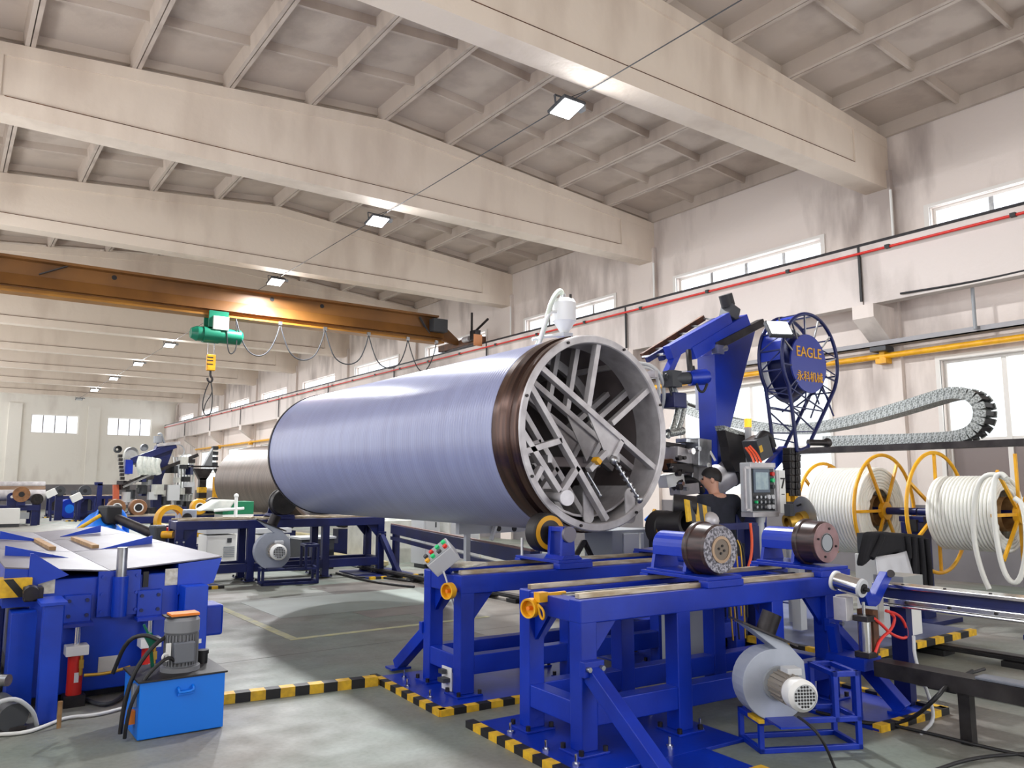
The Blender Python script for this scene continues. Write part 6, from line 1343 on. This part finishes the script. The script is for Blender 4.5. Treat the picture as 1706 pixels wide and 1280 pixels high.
# ================================================================== SECOND WINDING MACHINE FAR BACK
w2 = thing('far_winder', 'distant second winding machine with a blue tower and white hoses', 'machine', (7.6, 37, 0))
def Q(x, y, Y=37.0): return at(x, y, Y=Y)
MB().prism([Q(255, 868), Q(268, 868), Q(270, 800), Q(290, 745), Q(262, 742), Q(252, 770), Q(254, 800)], (0, 0.5, 0)).build('tower', 'navy', w2)
MB().bar(Q(220, 768), Q(292, 742), 0.35, 0.25).build('arm', 'navy', w2); MB().bar(Q(262, 742, 36.8), Q(300, 738, 36.8), 0.1, 0.12).build('arm_edge', 'silver_paint', w2)
MB().bar(Q(205, 808, 36.7), Q(330, 758, 36.7), 0.12, 0.14).build('conveyor', 'dark_steel', w2); MB().bar(Q(205, 812, 36.6), Q(262, 786, 36.6), 0.1, 0.08).build('conveyor_rail', 'steel', w2)
MB().lathe(Q(217, 757, 37.4), (0.3, -1, 0), [(0, 0.0005), (0, 0.30), (0.15, 0.30)], 28).build('big_disc', 'offwhite', w2); MB().box(Q(206, 757, 37.4), Q(229, 775, 37.6)).build('disc_body', 'offwhite', w2)
MB().lathe(Q(195, 749, 37.0), (0.2, -1, 0), [(0, 0.05), (0, 0.15), (0.15, 0.15)], 18).build('small_fan', 'dark_grey', w2); MB().lathe(Q(239, 746, 37.2), (0.2, -1, 0), [(0, 0.0005), (0, 0.15), (0.15, 0.15)], 18).build('small_fan', 'grey', w2)
for k in range(8): MB().obox(Q(200+0.6*k, 760+6.2*k, 36.9), (0.16, 0.2, 0.13)).build('chain_link', 'dark_steel', w2)
MB().obox(Q(214, 778, 37.0), (0.3, 0.3, 0.6)).build('side_box', 'blue', w2); MB().bar(Q(193, 808), Q(193, 850), 0.22, 0.22).build('orange_post', mat('rust_orange', (190, 92, 62), 0.5), w2)
for k in range(5): MB().tube([Q(236+7*k, 762+k, 36.6), Q(232+7*k, 775, 36.5), Q(236+7*k, 790, 36.6)], 0.14, 8).build('white_bag', 'cloth_white', w2)
MB().obox(Q(243, 778, 36.7), (0.55, 0.3, 0.5)).build('white_unit', 'offwhite', w2)
r2 = random.Random(5)
for k in range(46):
    x, y = r2.uniform(203, 318), r2.uniform(768, 858); MB().obox(Q(x, y, 36.9 + r2.uniform(-.3, .5)), (r2.uniform(.12, .45), 0.3, r2.uniform(.12, .45)), rotz(r2.uniform(0, 1))).build('machine_block', r2.choice(['dark_grey', 'black', 'dark_steel', 'light_grey', 'navy', 'offwhite', 'dark_grey']), w2)
MB().box(Q(281, 808, 36.3), Q(297, 834, 36.5)).build('control_cabinet', 'light_grey', w2)
for k in range(7):
    x = 290 + 5*k; MB().tube([Q(x, 762, 37.6), Q(x+3, 790, 37.4), Q(x, 820, 37.4), Q(x-2, 850, 37.4)], 0.05, 6).build('hanging_hose', r2.choice(['white', 'light_grey', 'cloth_white']), w2)
MB().lathe(Q(295, 752, 38), (0, -1, 0), [(0, 0.28), (0, 0.32), (0.05, 0.32)], 24).build('hoop', 'light_grey', w2); MB().cyl(Q(263, 727, 37.4), Q(263, 738, 37.4), 0.18, n=16).build('hopper', 'grey', w2); MB().tube([Q(263, 724, 37.4), Q(269, 722, 37.4), Q(272, 735, 37.4), Q(276, 742, 37.4)], 0.05, 6).build('hopper_hose', 'grey', w2)
MB().cyl(Q(263, 738, 37.4), Q(263, 860, 37.4), 0.06, n=8).build('hopper_post', 'navy', w2); MB().box(Q(190, 858, 36.6), Q(330, 872, 38.2)).build('base', 'navy', w2)
MB().box((Q(195, 860).x, 36.4, 0.0), (Q(325, 860).x, 38.4, 0.12)).build('platform', 'dark_grey', w2)
# funnel topped posts with yellow and black feet, tray with chain end
for k, (x, lab) in enumerate(((337, 'brown funnel topped post with a hazard striped foot, nearer the far winder'), (371, 'brown funnel topped post with a hazard striped foot, beside the bronze drum'))):
    Y = 26.0; c = at(x, 800, Y=Y); t = thing('tray_post', lab, 'post', (c.x, Y, 0), 'hazard striped tray posts')
    zt = at(x, 781, Y=Y).z; zb = at(x, 812, Y=Y).z
    MB().box((c.x-0.1, Y-0.1, zb), (c.x+0.1, Y+0.1, zt-0.3)).build('post', 'dark_steel', t); MB().prism([(c.x-0.1, Y-0.1, zt-0.35), (c.x+0.1, Y-0.1, zt-0.35), (c.x+0.3, Y-0.1, zt), (c.x-0.3, Y-0.1, zt)], (0, 0.2, 0)).build('funnel_head', 'dark_steel', t)
    for j in range(9):
        z1 = zb - 0.17*j; z0 = max(0, z1-0.17)
        if z1 > 0: MB().box((c.x-0.12, Y-0.12, z0), (c.x+0.12, Y+0.12, z1)).build('hazard_band', 'hazard_yellow' if j % 2 == 0 else 'black', t)
zt = at(350, 779, Y=26).z
t = thing('far_tray', 'dark cable tray with a dark chain end on the funnel topped posts', 'tray', (7.1, 26, zt)); MB().box((at(316, 780, Y=26).x, 25.85, zt), (at(392, 780, Y=26).x, 26.15, zt+0.05)).build('tray', 'dark_steel', t)
for k in range(4): MB().box((at(352, 780, Y=26).x, 25.9, zt+0.05+0.17*k), (at(361, 780, Y=26).x, 26.1, zt+0.16+0.17*k)).build('chain_end', 'dark_grey', t)
MB().prism([(at(338, 778, Y=26).x, 25.9, zt+0.05), (at(352, 778, Y=26).x, 25.9, zt+0.05), (at(352, 778, Y=26).x, 25.9, zt+0.6)], (0, 0.2, 0)).build('slope_plate', 'grey', t)
t = thing('yellow_post', 'plain yellow guard post between the two funnel topped posts', 'post', (7.2, 25.6, 0)); c = at(361, 800, Y=25.6); MB().box((c.x-0.09, 25.5, 0), (c.x+0.09, 25.7, at(361, 795, Y=25.6).z)).build('post', 'yellow', t); MB().box((c.x-0.14, 25.45, 0), (c.x+0.14, 25.75, 0.06)).build('foot', 'yellow', t)

# ================================================================== FAR LEFT BACKGROUND
# steel pipes on a rack
for k, (y, r, Y) in enumerate(((809, 0.16, 38.6), (816, 0.15, 38.2), (825, 0.22, 37.8))):
    c = at(75, y, Y=Y); tag(MB().cyl((-0.6, Y, c.z), (c.x, Y, c.z), r, n=24).build('steel_pipe', ['silver_paint', 'bronze', 'silver_paint'][k], origin=(2, Y, c.z-r)), ['grey steel pipe on top of the far left rack', 'brownish steel pipe second from the top of the far left rack', 'thick pale steel pipe lowest on the far left rack'][k], 'pipe', 'steel pipes on the far rack')
t = thing('pipe_rack', 'blue rack table under the stacked steel pipes at the far left', 'rack', (2.2, 37.5, 0)); c = at(66, 838, Y=36.8); zt = at(60, 842, Y=36.8).z
MB().box((-0.6, 36.8, zt-0.2), (c.x, 39.0, zt)).build('table_top', 'navy', t)
for x in (c.x-0.25, c.x-1.8): 
    for y in (36.85, 38.8): MB().box((x, y, 0), (x+0.22, y+0.2, zt-0.2)).build('leg', 'navy', t)
for x in (0.4, 2.4): MB().box((x, 37.6, zt), (x+0.3, 38.9, 0.93)).build('pipe_support', 'navy', t)
MB().box((-0.6, 38.35, 1.30), (3.2, 38.85, 1.36)).build('upper_shelf', 'navy', t)
for x in (0.2, 2.9): MB().box((x, 38.5, zt), (x+0.12, 38.75, 1.30)).build('shelf_post', 'navy', t)
t = thing('chiller', 'white chiller cabinet under the far left pipe rack', 'cabinet', (2.2, 36.2, 0), 'white chillers'); a, b = at(-12, 848, Y=36.0), at(32, 872, Y=36.0)
MB().box((a.x, 36.0, 0.12), (b.x, 36.7, a.z)).build('body', 'white', t, 0.01); MB().box((a.x, 36.02, 0), (b.x, 36.6, 0.12)).build('plinth', 'dark_grey', t); MB().box((a.x+0.9, 35.99, 0.3), (a.x+1.2, 36.0, 0.55)).build('vent', 'grey', t)
for k, (x, y, Y, r, m_, lab) in enumerate(((36, 824, 36.6, 0.30, 'brown_wheel', 'brown roller wheel in front of the far left pipe rack'), (20, 828, 36.7, 0.16, 'navy', 'small blue roller stand wheel at the far left rack'), (100, 818, 41.5, 0.22, 'dark_grey', 'dark roller on the far blue frame, left one'), (142, 818, 41.0, 0.25, 'dark_grey', 'dark roller on the far blue frame, right one'), (62, 832, 37.2, 0.22, 'dark_steel', 'dark roller at the right end of the far left rack'))):
    c = at(x, y, Y=Y); t = thing('far_roller', lab, 'roller', (c.x, Y, 0)); MB().lathe(c, (0, 1, 0), [(0, r*0.3), (0, r), (0.3, r), (0.3, r*0.3)], 24).build('wheel', m_, t); MB().lathe(c, (0, -1, 0), [(0.01, 0.0005), (0.01, r*0.35)], 16).build('hub', 'white' if k == 1 else 'black', t); MB().box((c.x-0.15, Y+0.05, 0.0 if k > 1 else zt+0.002), (c.x+0.15, Y+0.25, c.z-r*0.3)).build('bearing_stand', 'navy', t)
t = thing('blue_drum', 'round bright blue drum lying on its side near the far wall', 'drum', (5.4, 43, 0)); c = at(116, 848, Y=43); MB().lathe(c, (0.3, -1, 0), [(-0.5, 0.44), (0, 0.46), (0, 0.42), (-0.02, 0.0005)], 32).build('shell', 'blue', t); MB().box((c.x-0.4, 42.8, 0), (c.x+0.4, 43.6, max(0.05, c.z-0.42))).build('cradle', 'navy', t); MB().lathe(c, (0.3, -1, 0), [(-0.01, 0.0005), (-0.01, 0.41)], 32).build('lid', 'sky_blue', t)
f5 = roller_frame('far blue frame beside the round blue drum', (4.6, 45.5, 0), 0, 2.1, 1.2, 1.05, [0, 1.0, 1.98], [(-0.2, -0.4, 0.6, 0.4, 'S', [])], [], m='navy')
f6 = roller_frame('far blue frame between the blue drum and the second winding machine', at(128, 868, Z=0), 0, 2.4, 1.2, 1.1, [0, 1.1, 2.28], [(-0.5, -0.5, 0.9, 0.4, 'S', [])], [], m='navy')
for k, (x, y, Y) in enumerate(((85, 822, 41.0), (127, 829, 39.5))):
    c = at(x, y, Y=Y); t = thing('far_button_box', ['tilted white button box on the far frame by the drum', 'tilted white button box on the far frame by the second winder'][k], 'control box', (c.x, Y, 1.0)); MB().obox(c, (0.42, 0.3, 0.3), Matrix.Rotation(-0.5, 3, 'Y')).build('box', 'white', t); MB().bar(c - V((0, 0, 0.1)), (c.x+0.05, Y, 0.0), 0.08).build('post', 'navy', t)
t = thing('blue_bracket_post', 'blue hooked post standing near the far wall', 'post', (6.5, 40.0, 0)); c = at(167, 808, Y=40); MB().box((c.x-0.1, 40, 0), (c.x+0.1, 40.2, c.z+0.05)).box((c.x-0.22, 40, c.z-0.02), (c.x+0.1, 40.2, c.z+0.12)).build('post', 'sky_blue' if False else 'navy', t)
for k in range(9):
    x, y = r2.uniform(70, 190), r2.uniform(818, 836); c = at(x, y, Y=46+k*0.8); tag(MB().obox((c.x, c.y, c.z/2+0.02), (r2.uniform(.4, .9), .5, c.z), rotz(r2.uniform(0, 1))).build('far_machine_part', ['dark_grey', 'navy', 'rust', 'dark_steel', 'grey', 'navy', 'dark_grey', 'light_grey', 'dark_steel'][k], origin=(c.x, c.y, 0)), '%s machine part standing before the far wall, %s in the row from the drum' % (['dark grey', 'navy', 'rusty', 'dark steel', 'grey', 'blue', 'charcoal', 'pale grey', 'dull steel'][k], ['first', 'second', 'third', 'fourth', 'fifth', 'sixth', 'seventh', 'eighth', 'ninth'][k]), 'machine part', 'machinery at the far wall')
